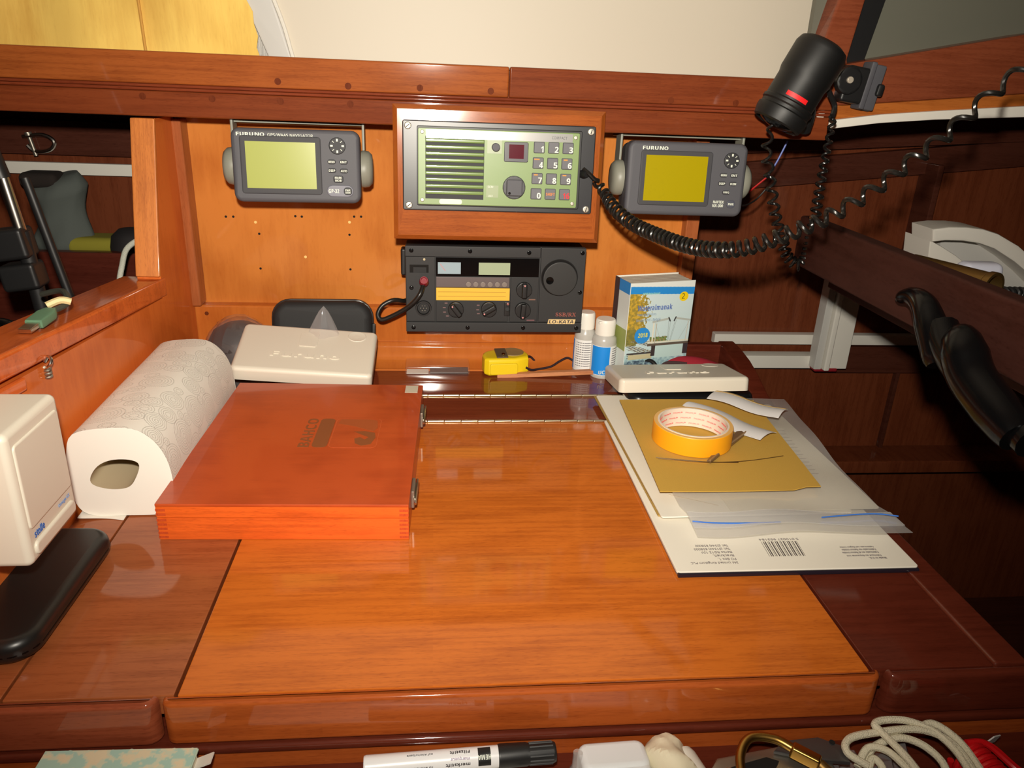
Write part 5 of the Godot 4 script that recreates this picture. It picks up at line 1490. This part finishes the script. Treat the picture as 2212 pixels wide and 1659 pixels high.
	part("seam", MB.new().at(Vector3.ZERO, up).slab(0.0726, 0.1706, 0.0243, 0.0095, 0.0107, 0.0), M.black_gloss, k)


func reach(c: Array, mid: Vector2, a: float) -> Vector2:
	var d := Vector2(cos(a), sin(a))
	var best := 0.0
	for i in c.size():
		var hit = Geometry2D.segment_intersects_segment(mid, mid + d * 0.5, c[i], c[(i + 1) % c.size()])
		if hit != null:
			best = maxf(best, mid.distance_to(hit))
	return mid + d * best


func closed_curve(p: Array, per: int) -> Array:
	var out: Array = []
	var n := p.size()
	for i in n:
		for k in per:
			out.append(p[i].cubic_interpolate(p[(i + 1) % n], p[(i + n - 1) % n], p[(i + 2) % n], float(k) / per))
	return out


func quilt_image() -> Image:
	# embossed rings of dots, scattered
	var S := 512
	var im := Image.create(S, S, false, Image.FORMAT_RF)
	im.fill(Color(0.5, 0, 0))
	var rng := RandomNumberGenerator.new()
	rng.seed = 4
	var spots: Array = []
	for tries in 900:
		var p := Vector2(rng.randf() * S, rng.randf() * S)
		var r := rng.randf_range(18, 78)
		var ok := true
		for q in spots:
			var dx := absf(p.x - q[0].x)
			var dy := absf(p.y - q[0].y)
			dx = minf(dx, S - dx)
			dy = minf(dy, S - dy)
			if Vector2(dx, dy).length() < (r + q[1]) * 0.92:
				ok = false
				break
		if ok:
			spots.append([p, r])
	for q in spots:
		var r: float = q[1]
		var k := 0
		while r > 5.0:
			var n := int(TAU * r / (7.0 if k % 2 == 0 else 5.5))
			for i in n:
				var a := TAU * i / n
				var x := int(q[0].x + cos(a) * r)
				var y := int(q[0].y + sin(a) * r)
				for dx in range(-1, 2):
					for dy in range(-1, 2):
						im.set_pixel(posmod(x + dx, S), posmod(y + dy, S), Color(1.0 if k % 2 == 0 else 0.8, 0, 0))
			r -= 11.0
			k += 1
	return im


func build_papers() -> void:
	var up := Basis(Vector3(1, 0, 0), Vector3(0, 0, -1), Vector3(0, 1, 0))
	var down := Basis(Vector3(-1, 0, 0), Vector3(0, 0, 1), Vector3(0, 1, 0))
	var white := mat(c8(236, 230, 216), 0.55)
	# bottom folder
	var f := thing("card_folder", "white card folder with a barcode and upside down print, lowest of the papers", "folder", Vector3(0.354, 0.0, -0.77), ry(0))
	part("lower_leaf", MB.new().at(Vector3(0, 0.0006, 0), up).slab(0.2435, 0.345, 0.004, 0.0, 0.0020, 0.0006, false, Vector2(0, 0.0)), mat(c8(120, 116, 112), 0.5), f)
	part("black_edge", MB.new().rbox(Vector3(0.0, 0.0024, 0.1735), Vector3(0.244, 0.0042, 0.004), 0.001), mat(c8(34, 28, 38), 0.25), f)
	part("cover_leaf", MB.new().at(Vector3(0, 0.0034, 0), up).slab(0.2450, 0.346, 0.004, 0.0, 0.0022, 0.0006), white, f)
	var ink := mat(c8(120, 112, 112), 0.6)
	var yy := 0.0058
	var lines := ["3M United Kingdom PLC", "PO Box 1,", "Bracknell,", "Berks RG12 1JU", "Tel: (01344) 858000", "Tel: (0344) 858000"]
	var lw := [0.0475, 0.018, 0.021, 0.031, 0.037, 0.034]
	for i in 6:
		letters(f, lines[i], Vector3(0.2965 - 0.354 - lw[i] * 0.5, yy, 0.1595 - 0.0058 * i), lw[i], 0.0042, ink, down)
	var rl := ["Made in U.K.", "Fabriqué au Royaume Uni", "Fabricado en el Reino Unido", "Fabricado no Reino Unido", "Fabbricato nel Regno Unito"]
	var rw := [0.018, 0.036, 0.038, 0.036, 0.036]
	for i in 5:
		letters(f, rl[i], Vector3(0.4480 - 0.354 - rw[i] * 0.5 + (0.003 if i == 0 else 0.0), yy, 0.1575 - 0.0050 * i), rw[i], 0.0032, ink, down)
	letters(f, "5 010027 953184", Vector3(0.0000, yy, 0.1215), 0.042, 0.0032, ink, down)
	var bar_im := Image.create(190, 8, false, Image.FORMAT_RGB8)
	bar_im.fill(c8(236, 230, 216))
	var xx := 2
	var kk := 0
	while xx < 186:
		var bw := 1 + (kk * 7 + kk * kk * 3) % 3
		bar_im.fill_rect(Rect2i(xx, 0, bw * 2, 8), c8(74, 66, 66))
		xx += bw * 2 + 4 * (1 + (kk * 5 + 1) % 2)
		kk += 1
	var bmat := mat(Color.WHITE, 0.6)
	bmat.albedo_texture = tex(bar_im)
	part("barcode", MB.new().card(Vector3(-0.0210, yy, 0.1250), Vector3(0.0190, yy, 0.1250), Vector3(0.0165, yy, 0.1510), Vector3(-0.0225, yy, 0.1510)), bmat, f)
	# upper white card with brown sheets beneath
	var e := thing("white_card", "white card with brown sheets under it, lying across the folder below the clear bag", "card", Vector3(0.345, 0.0062, -0.853), ry(1.0))
	part("brown_sheet", MB.new().at(Vector3(-0.002, 0.0, -0.006), up).slab(0.213, 0.325, 0.002, 0.0, 0.0014), mat(c8(176, 142, 74), 0.8), e)
	part("brown_sheet", MB.new().at(Vector3(-0.0045, 0.0018, -0.020), up * rz(0.6)).slab(0.209, 0.300, 0.002, 0.0, 0.0012), mat(c8(160, 128, 62), 0.8), e)
	part("card", MB.new().at(Vector3(0, 0.0034, 0), up).slab(0.2150, 0.330, 0.003, 0.0, 0.0016, 0.0004), white, e)
	part("fold_line", MB.new().at(Vector3(-0.062, 0.00515, 0.132), ry(-28)).rbox(Vector3.ZERO, Vector3(0.055, 0.0002, 0.0008)), mat(c8(200, 180, 150), 0.7), e)
	# sandpaper sheet inside the clear bag
	var sand := mat(c8(198, 156, 64), 0.95)
	var nz := FastNoiseLite.new()
	nz.seed = 8
	nz.frequency = 0.35
	var si := nz.get_seamless_image(256, 256)
	sand.heightmap_enabled = true
	sand.heightmap_texture = tex(si)
	sand.heightmap_scale = 0.03
	sand.uv1_triplanar = true
	sand.uv1_scale = Vector3(22, 22, 22)
	var sg: Array = []
	for i in 10:
		var v := i / 9.0
		var row: Array = []
		for j in 12:
			var u := j / 11.0
			var xl := lerpf(0.2580, 0.2460, v)
			var xr := lerpf(0.4520, 0.4330, v)
			var z := lerpf(-0.972, -0.7187, v)
			if v > 0.85 and u > 0.9:
				z -= 0.006
			row.append(Vector3(lerpf(xl, xr, u) - 0.35, 0.0008 * sin(u * 4.0 + v * 3.0), z + 0.85))
		sg.append(row)
	var sp := thing("sandpaper_sheet", "ochre sandpaper sheet lying on the clear bag under the tape roll", "sandpaper", Vector3(0.35, 0.0235, -0.85))
	part("sheet", MB.new().sheet(sg, Vector3(0, -0.0010, 0)), sand, sp, 60)
	# ruled sheet showing beside it
	var rs := thing("ruled_sheet", "pale sheet with short ruled marks inside the clear bag, right of the sandpaper", "sheet", Vector3(0.40, 0.0122, -0.835), ry(1.5))
	part("sheet", MB.new().at(Vector3(0, 0, 0), up).slab(0.170, 0.285, 0.003, 0.0, 0.0006), mat(c8(226, 218, 198), 0.7), rs)
	for i in 13:
		part("ruled_mark", MB.new().rbox(Vector3(0.056 - 0.0010 * i, 0.0008, -0.055 + 0.0098 * i), Vector3(0.020, 0.0002, 0.0009)), mat(c8(150, 140, 128), 0.7), rs)
	# the bag itself
	var bag := thing("zip_bag", "clear plastic zip bag with a blue closing line over the papers", "bag", Vector3(0.38, 0.0185, -0.82))
	var bgm := film(Color(0.95, 0.94, 0.93, 0.15), 0.2)
	var bg: Array = []
	for i in 26:
		var v := i / 25.0
		var row: Array = []
		for j in 22:
			var u := j / 21.0
			var xl := lerpf(0.2680, 0.2600, v) + (0.004 if v > 0.85 else 0.0)
			var xr := lerpf(0.5040, 0.4860, v) - 0.008 * sin(v * PI)
			if v > 0.86:
				xr += 0.006
			var z := lerpf(-0.985, -0.640, v) + 0.003 * sin(u * 9.0) * v
			var y := 0.0002 + 0.0010 * sin(u * 11.0 + v * 4.0) + 0.0012 * sin(v * 17.0 - u * 5.0) + 0.004 * pow(u, 3.0) * sin(v * 6.0)
			row.append(Vector3(lerpf(xl, xr, u) - 0.38, y, z + 0.82))
		bg.append(row)
	part("film", MB.new().sheet(bg, Vector3(0, -0.0004, 0)), bgm, bag, 60)
	var zl: Array = []
	for p in [[0.2650, -0.6620], [0.2850, -0.6585], [0.3121, -0.6570], [0.3400, -0.6575], [0.3577, -0.6580]]:
		zl.append(Vector3(p[0] - 0.38, 0.0020, p[1] + 0.82))
	part("blue_line", MB.new().tube(smooth_path(zl, 6), 0.0007, 6), mat(c8(40, 110, 210), 0.4), bag)
	var zr: Array = []
	for p in [[0.4050, -0.6640], [0.4250, -0.6665], [0.4500, -0.6690], [0.4715, -0.6690], [0.490, -0.6640]]:
		zr.append(Vector3(p[0] - 0.38, 0.0030, p[1] + 0.82))
	part("blue_line", MB.new().tube(smooth_path(zr, 6), 0.0007, 6), mat(c8(60, 120, 214), 0.4), bag)
	part("zip_band", MB.new().sheet([bg[22].map(func(p): return p + Vector3(0, 0.0012, 0)), bg[24].map(func(p): return p + Vector3(0, 0.0012, 0))], Vector3(0, -0.0004, 0)), film(Color(0.95, 0.95, 0.95, 0.25), 0.2), bag, 60)
	# tape roll
	var tr := thing("tape_roll", "orange yellow adhesive tape roll lying on the clear bag", "tape", Vector3(0.3195, 0.0246, -0.8420), ry(20))
	part("tape_band", MB.new().lathe([Vector2(0.0440, 0.0), Vector2(0.0482, 0.0), Vector2(0.0488, 0.0008), Vector2(0.0488, 0.0232), Vector2(0.0482, 0.0240), Vector2(0.0440, 0.0240), Vector2(0.0440, 0.0)], 56), mat(c8(250, 170, 24), 0.4), tr)
	part("side_face", MB.new().lathe([Vector2(0.0432, 0.0236), Vector2(0.0481, 0.0236), Vector2(0.0481, 0.0244), Vector2(0.0432, 0.0244), Vector2(0.0432, 0.0236)], 56), mat(c8(236, 186, 110), 0.45), tr)
	part("core", MB.new().lathe([Vector2(0.0412, 0.0004), Vector2(0.0436, 0.0004), Vector2(0.0436, 0.0250), Vector2(0.0412, 0.0250), Vector2(0.0412, 0.0004)], 56), mat(c8(238, 222, 206), 0.6), tr)
	for row in 3:
		for i in 15:
			var a := TAU * (i + 0.33 * row) / 15.0
			var inward := Vector3(-cos(a), 0, -sin(a))
			var alongv := Vector3(sin(a), 0, -cos(a))
			letters(tr, "Scotch Brand Tape", Vector3(cos(a) * 0.0406, 0.0050 + 0.0072 * row, sin(a) * 0.0406), 0.0135, 0.0028, mat(c8(224, 96, 96), 0.6), Basis(-alongv, Vector3.DOWN, inward), false, false, 0.0002)
	# curled paper strips
	strip_sheet("paper_strip", "long curled white paper strip behind the tape roll, with a folded end", Vector3(0.3480, 0.0270, -0.9500), Vector3(0.4200, 0.0275, -0.8430), 0.036, 0.006, 0)
	strip_sheet("paper_strip", "shorter curled white paper strip with a yellowed edge, lying over the longer one", Vector3(0.3880, 0.0340, -0.9660), Vector3(0.4620, 0.0340, -0.8980), 0.036, 0.006, 1)
	# blade
	var bd := thing("scraper", "brown pointed scraper blade under the tape roll and paper strips", "scraper", Vector3(0.355, 0.0247, -0.822))
	part("blade", MB.new().at(Vector3.ZERO, up).prism(V2([-0.0350, -0.0390, -0.0310, -0.0420, 0.0480, 0.0420, 0.0300, 0.0390, -0.0100, -0.0060]), 0.0, 0.0030, 0.0008), mat(c8(120, 92, 66), 0.3), bd)
	part("spine", MB.new().tube([Vector3(-0.0320, 0.003, 0.0410), Vector3(0.010, 0.0036, -0.004), Vector3(0.0470, 0.003, -0.0420)], 0.0012, 6), mat(c8(150, 120, 84), 0.3), bd)
	var wr := thing("bent_wire", "two fine bent wires lying on the sandpaper in front of the tape roll", "wire", Vector3(0.32, 0.0250, -0.785))
	part("wire", MB.new().tube(smooth_path([Vector3(-0.0580, 0, -0.010), Vector3(-0.03, 0.001, -0.002), Vector3(0.0, 0.001, 0.004), Vector3(0.038, 0, 0.004)], 6), 0.0005, 5), mat(c8(90, 70, 40), 0.4, 0.5), wr)
	part("wire", MB.new().tube(smooth_path([Vector3(-0.0560, 0, -0.007), Vector3(-0.02, 0.001, 0.002), Vector3(0.005, 0.001, 0.005), Vector3(0.05, 0.0, 0.0), Vector3(0.10, 0, -0.012)], 6), 0.0004, 5), mat(c8(110, 84, 46), 0.4, 0.5), wr)


func strip_sheet(called: String, label: String, a: Vector3, b: Vector3, width: float, curl: float, kind: int) -> void:
	var mid := (a + b) * 0.5
	var d := (b - a).normalized()
	var side := d.cross(Vector3.UP).normalized() * (-1.0)
	var t := thing(called, label, "paper strip", mid, Basis(), "curled paper strips")
	var g: Array = []
	for i in 14:
		var u := i / 13.0
		var row: Array = []
		for j in 9:
			var v := j / 8.0 - 0.5
			var p := a.lerp(b, u) - mid + side * (v * width * (0.55 + 0.45 * minf(1.0, u * 2.4) if kind == 0 else 1.0))
			p.y += curl * (0.25 - v * v) * 3.0 * (0.6 + 0.4 * u) + 0.002 * sin(u * 7.0)
			row.append(p)
		g.append(row)
	part("strip", MB.new().sheet(g, Vector3(0, -0.0006, 0)), mat(c8(222, 220, 220), 0.6), t, 60)
	var eg: Array = []
	for i in 14:
		eg.append(g[i].slice(0, 3).map(func(p): return p + Vector3(0, 0.0006, 0)) if kind == 0 else g[i].slice(6, 9).map(func(p): return p + Vector3(0, 0.0006, 0)))
	if kind == 1:
		part("yellowed_edge", MB.new().sheet(eg, Vector3(0, -0.0004, 0)), mat(c8(214, 176, 104), 0.6), t, 60)


func build_tray_things() -> void:
	var up := Basis(Vector3(1, 0, 0), Vector3(0, 0, -1), Vector3(0, 1, 0))
	fixed("trim_21", MB.new().rbox(Vector3(0.06, -0.0715, -0.36), Vector3(1.1, 0.012, 0.22), 0.002), M.rail_dark, "dark wooden tray bottom in front of the chart table")
	# folded pale green chart
	var ch := thing("folded_chart", "folded pale green chart in the tray at the lower left", "chart", Vector3(-0.226, -0.065, -0.405), ry(-1.5))
	var gmat := mat(Color.WHITE, 0.6)
	var gi := Image.create(128, 64, false, Image.FORMAT_RGB8)
	var nz := FastNoiseLite.new()
	nz.seed = 21
	nz.frequency = 0.04
	for y in 64:
		for x in 128:
			var v := nz.get_noise_2d(x, y * 2.0)
			gi.set_pixel(x, y, c8(176, 214, 200) if v < -0.06 else (c8(214, 222, 196) if v < 0.18 else c8(232, 220, 186)))
	gmat.albedo_texture = tex(gi)
	var g: Array = []
	for i in 6:
		var row: Array = []
		for j in 26:
			row.append(Vector3(-0.054 + 0.108 * j / 25.0, 0.036 + 0.0006 * sin(j * 1.9), -0.0405 + 0.075 * i / 5.0 + 0.0004 * sin(j * 2.6)))
		g.append(row)
	part("stack", MB.new().rbox(Vector3(0, 0.018, -0.002), Vector3(0.106, 0.0340, 0.074), 0.001), mat(c8(224, 218, 196), 0.7), ch)
	part("top_sheet", MB.new().sheet(g, Vector3(0, -0.0012, 0)), gmat, ch, 60)
	part("print", MB.new().card(Vector3(-0.0535, 0.0370, -0.0400), Vector3(0.0535, 0.0370, -0.0400), Vector3(0.0535, 0.0370, 0.034), Vector3(-0.0535, 0.0370, 0.034)), gmat, ch)
	part("loose_corner", MB.new().at(Vector3(0.058, 0.030, -0.034), rz(25)).rbox(Vector3.ZERO, Vector3(0.016, 0.001, 0.010)), M.white_trim, ch)
	# plotter plate under the marker
	var pl := thing("course_plotter", "cream course plotter plate with printed scales under the white marker", "plotter", Vector3(0.005, -0.065, -0.395), ry(1.2))
	part("plate", MB.new().at(Vector3(0, 0.008, 0), up).slab(0.305, 0.066, 0.003, 0.0, 0.003, 0.0006), mat(c8(242, 236, 226), 0.35), pl)
	for s in [["30", 0.013], ["200", 0.079], ["20", 0.094]]:
		letters(pl, s[0], Vector3(s[1], 0.0112, -0.0175), 0.006, 0.0034, M.print_dark, up)
	for i in 40:
		part("scale_tick", MB.new().rbox(Vector3(-0.125 + 0.0062 * i, 0.0112, -0.0235), Vector3(0.0003, 0.0002, 0.002 if i % 5 else 0.004)), M.print_dark, pl)
	for x in [0.021, 0.0845]:
		part("scale_line", MB.new().rbox(Vector3(x, 0.0112, -0.016), Vector3(0.0005, 0.0002, 0.016)), M.print_dark, pl)
	for x in [-0.034, 0.0665]:
		part("pivot_knob", MB.new().lathe([Vector2(0, 0.011), Vector2(0.007, 0.011), Vector2(0.007, 0.013), Vector2(0.005, 0.0145), Vector2(0, 0.0150)], 20, Vector3(x, 0, -0.0145)), M.charcoal_dark, pl)
	var pin := thing("clear_pin", "small clear plastic pin standing between marker and white case", "pin", Vector3(0.1085, -0.0545, -0.4260))
	part("stem", MB.new().lathe([Vector2(0, 0), Vector2(0.005, 0), Vector2(0.0052, 0.008), Vector2(0.0036, 0.011), Vector2(0.0036, 0.024), Vector2(0, 0.024)], 18), film(Color(0.9, 0.9, 0.9, 0.15)), pin)
	# marker pen
	var mk := thing("marker_pen", "white felt marker with a black cap and a black square logo, lying in the tray", "marker", Vector3(0.0205, -0.0385, -0.4320), ry(2.3) * rx(-45))
	part("barrel", MB.new().at(Vector3(-0.0215, 0, 0), rz(90)).lathe([Vector2(0, -0.0500), Vector2(0.0080, -0.0500), Vector2(0.0080, 0.0480), Vector2(0.0074, 0.0495), Vector2(0, 0.0498)], 32), mat(c8(238, 238, 240), 0.3), mk)
	part("cap", MB.new().at(Vector3(0.0, 0, 0), rz(-90)).lathe([Vector2(0, 0.0285), Vector2(0.0084, 0.0285), Vector2(0.0088, 0.030), Vector2(0.0085, 0.050), Vector2(0.0078, 0.0520), Vector2(0.0078, 0.0705), Vector2(0.0070, 0.0725), Vector2(0, 0.0725)], 32), M.black, mk)
	for i in 14:
		var a := TAU * i / 14.0
		part("cap_rib", MB.new().rbox(Vector3(0.0612, cos(a) * 0.0078, sin(a) * 0.0078), Vector3(0.018, 0.0010, 0.0010)), M.black, mk)
	var pm := Basis(Vector3(-1, 0, 0), Vector3(0, -1, 0), Vector3(0, 0, 1))
	# print wraps round the barrel: each line sits on its own facet, upside down to the viewer
	for q in [["Filzstift", -0.0004, 0.0148, 40.0, 0.0024, true], ["marqueur", -0.0004, 0.0140, 8.0, 0.0024, true], ["merkstift", -0.0020, 0.0180, -24.0, 0.0024, true], ["auf Alkoholbasis", -0.0300, 0.0190, 40.0, 0.0016, false], ["op alcoholbasis", -0.0300, 0.0190, -24.0, 0.0016, false]]:
		var rot := rx(-q[3])
		letters(mk, q[0], rot * Vector3(q[1], 0, 0.0081), q[2], q[4], M.print_dark if q[3] != 8.0 else mat(c8(150, 130, 160), 0.6), rot * pm, q[5])
	var lg: Array = []
	for i in 7:
		var a := deg_to_rad(-40.0 + 100.0 * i / 6.0)
		lg.append([Vector3(0.0135 + 0.0010, sin(a) * 0.0082, cos(a) * 0.0082), Vector3(0.0240, sin(a) * 0.0082, cos(a) * 0.0082)])
	var patch := part("logo_patch", MB.new().sheet(lg, Vector3(0, 0, -0.0002)), M.black, mk, 60)
	patch.position.x = -0.0015
	letters(mk, "HEMA", rx(-4) * Vector3(0.0177, 0, 0.0084), 0.0098, 0.0034, M.print_white, rx(-4) * pm, true)
	# white plastic case
	var wc := thing("white_case", "rounded white plastic case in the tray between marker and ivory cloth roll", "case", Vector3(0.1375, -0.065, -0.402), ry(2.0))
	part("lower_half", MB.new().at(Vector3(0, 0, 0), up).slab(0.052, 0.075, 0.007, 0.0, 0.030, 0.005, true, Vector2.ZERO, 4, 5), mat(c8(226, 228, 230), 0.4), wc)
	part("lid_half", MB.new().at(Vector3(0, 0.0, -0.0245), up).slab(0.0526, 0.0270, 0.0075, 0.0005, 0.0315, 0.005, true, Vector2.ZERO, 4, 5), mat(c8(228, 230, 232), 0.4), wc)
	# ivory satin cloth roll
	var sr := thing("satin_roll", "twisted ivory satin cloth roll in the tray right of the white case", "cloth", Vector3(0.184, -0.065, -0.395), ry(8))
	var rings: Array = []
	for i in 30:
		var v := i / 29.0
		var row: Array = []
		for j in 32:
			var a := TAU * j / 32.0
			var rr := 0.0146 + 0.0036 * pow(0.5 + 0.5 * sin(a * 2.0 + v * 20.0), 2.0) + 0.0006 * sin(a * 7.0 + v * 30.0)
			if v < 0.06:
				rr *= 0.72 + 4.6 * v
			row.append(Vector3(cos(a) * rr, 0.0185 + sin(a) * rr, -0.050 + 0.10 * v))
		rings.append(row)
	part("roll", MB.new().loft(rings), mat(c8(232, 222, 194), 0.35), sr, 35)
	var wt := thing("white_tube", "smooth milky white tube in the tray between satin roll and steel tool", "tube", Vector3(0.2050, -0.065, -0.392), ry(13))
	part("tube", MB.new().at(Vector3(0, 0.0135, 0), rx(90)).lathe([Vector2(0, -0.050), Vector2(0.006, -0.0495), Vector2(0.0095, -0.047), Vector2(0.0105, -0.042), Vector2(0.0105, 0.05), Vector2(0, 0.05)], 28), mat(c8(228, 224, 212), 0.35), wt)
	# steel multitool
	var mt := thing("folding_tool", "steel folding tool in the tray under the brass shackle", "tool", Vector3(0.2640, -0.062, -0.405), ry(6))
	part("frame", MB.new().at(Vector3(0, 0, 0), up).prism(V2([-0.050, -0.025, -0.052, 0.018, -0.044, 0.026, 0.030, 0.030, 0.046, 0.020, 0.040, -0.025]), 0.0, 0.020, 0.003), M.steel_dull, mt)
	part("window", MB.new().at(Vector3(-0.018, 0.0203, -0.010), up).prism(V2([-0.022, -0.006, -0.024, 0.004, -0.010, 0.006, 0.012, 0.009, 0.020, 0.004, 0.010, -0.006]), 0.0, 0.0006), M.hole, mt)
	part("blade", MB.new().at(Vector3(0.030, 0.021, -0.012), up * rz(-10)).prism(V2([-0.030, 0.004, -0.020, 0.014, 0.010, 0.018, 0.026, 0.010, 0.026, -0.006, 0.0, -0.004]), 0.0, 0.003, 0.001), mat(c8(110, 110, 112), 0.35, 0.8), mt)
	disc(mt, "rivet", Vector3(-0.040, 0.0203, -0.012), 0.003, M.steel, 0.001, rx(-90))
	disc(mt, "eyelet", Vector3(0.051, 0.0243, -0.021), 0.0022, M.hole, 0.0006, rx(-90))
	# brass snap hook
	var sh := thing("brass_shackle", "bent brass snap hook lying over the steel folding tool", "hook", Vector3(0.255, -0.040, -0.420))
	part("bow", MB.new().tube(smooth_path([Vector3(-0.028, -0.006, 0.045), Vector3(-0.0265, 0.000, 0.020), Vector3(-0.022, 0.006, 0.000), Vector3(-0.010, 0.010, -0.012), Vector3(0.008, 0.010, -0.010), Vector3(0.020, 0.008, -0.002)], 7), 0.0036, 12), M.brass, sh)
	part("barrel", MB.new().at(Vector3(0.0275, 0.0065, 0.0045), Basis(Vector3(0.80, -0.1, 0.60).normalized(), Vector3(0.59, -0.15, -0.8).normalized(), Vector3(0.1, 1, 0)).orthonormalized()).rbox(Vector3.ZERO, Vector3(0.022, 0.010, 0.010), 0.002, 2), M.brass, sh)
	part("swivel", MB.new().tube([Vector3(0.036, 0.004, 0.010), Vector3(0.044, 0.000, 0.022), Vector3(0.050, -0.006, 0.036)], [0.005, 0.006, 0.007], 12), M.brass_old, sh)
	# white rope hank
	var rope := rope_mat(c8(222, 214, 188))
	var rh := thing("rope_hank", "loosely looped hank of white braided rope at the lower right of the tray", "rope", Vector3(0.370, -0.050, -0.420))
	var loops := [
		[[-0.040, 0.012, 0.012], [-0.052, 0.015, 0.001], [-0.044, 0.017, -0.010], [-0.015, 0.018, -0.014], [0.012, 0.018, -0.015], [0.030, 0.016, -0.010], [0.040, 0.013, 0.004], [0.040, 0.010, 0.03]],
		[[-0.004, 0.012, 0.034], [-0.010, 0.018, 0.012], [-0.018, 0.020, -0.012], [-0.020, 0.021, -0.0185], [-0.010, 0.021, -0.0225], [0.010, 0.020, -0.0215], [0.028, 0.017, -0.012], [0.036, 0.014, 0.006], [0.036, 0.01, 0.03]],
		[[-0.044, 0.004, 0.006], [-0.032, 0.012, -0.004], [-0.020, 0.014, 0.000], [-0.012, 0.012, 0.012], [-0.006, 0.008, 0.030], [0.0, 0.0, 0.05]],
		[[-0.036, 0.002, 0.004], [-0.026, 0.010, -0.006], [-0.004, 0.015, -0.010], [0.012, 0.014, -0.004], [0.020, 0.012, 0.010], [0.018, 0.009, 0.022], [0.008, 0.006, 0.026], [-0.002, 0.004, 0.022]],
		[[0.020, 0.017, -0.018], [0.030, 0.018, -0.020], [0.040, 0.016, -0.012], [0.046, 0.013, 0.002], [0.046, 0.010, 0.03]],
		[[-0.046, 0.008, 0.014], [-0.038, 0.004, 0.010], [-0.030, 0.008, 0.002], [-0.026, 0.006, 0.010], [-0.034, 0.0, 0.020]]]
	for l in loops:
		var lp: Array = []
		for p in l:
			lp.append(Vector3(p[0], p[1], p[2]))
		part("loop", MB.new().tube(smooth_path(lp, 8), 0.0030, 9), rope, rh)
	# clear bag scrap under the rope and the red cable coil
	var cb := thing("small_clear_bag", "crumpled dark clear plastic bag under the white rope", "bag", Vector3(0.345, -0.060, -0.408))
	var cg: Array = []
	for i in 9:
		var row: Array = []
		for j in 12:
			row.append(Vector3(-0.038 + 0.007 * j, 0.008 + 0.006 * sin(i * 1.3 + j * 0.9) + 0.005 * sin(j * 2.1), -0.026 + 0.008 * i))
		cg.append(row)
	part("film", MB.new().sheet(cg, Vector3(0, -0.0005, 0)), film(Color(0.8, 0.8, 0.8, 0.12)), cb, 20)
	var rc := thing("red_cable", "coil of bright red cable at the lower right corner of the tray", "cable", Vector3(0.4320, -0.058, -0.400))
	part("coil", MB.new().tube(coil_path([Vector3(-0.009, 0.007, -0.024), Vector3(-0.004, 0.006, 0.0), Vector3(0.0, 0.004, 0.05)], 0.0145, 0.0052, 18), 0.0026, 8), mat(c8(214, 24, 30), 0.3), rc)
	part("tail", MB.new().tube(smooth_path([Vector3(-0.012, 0.021, -0.024), Vector3(0.004, 0.020, -0.024), Vector3(0.016, 0.013, -0.014), Vector3(0.024, 0.008, 0.0), Vector3(0.030, 0.004, 0.03)], 7), 0.0026, 8), mat(c8(214, 24, 30), 0.3), rc)
	part("tail", MB.new().tube(smooth_path([Vector3(-0.010, 0.018, -0.026), Vector3(0.008, 0.018, -0.024), Vector3(0.022, 0.010, -0.010), Vector3(0.032, 0.006, 0.006), Vector3(0.036, 0.002, 0.03)], 7), 0.0026, 8), mat(c8(214, 24, 30), 0.3), rc)
	var sc := part("paper_scrap", MB.new().at(Vector3(0.4470, -0.0480, -0.4330), ry(20) * rx(12)).prism(V2([-0.016, 0.0, -0.008, 0.006, -0.004, 0.002, 0.004, 0.007, 0.014, 0.004, 0.012, -0.004, 0.004, -0.002, -0.006, -0.005]), 0.0, 0.001), mat(c8(206, 204, 200), 0.7))
	tag(sc, "torn scrap of white paper behind the red cable coil", "paper")
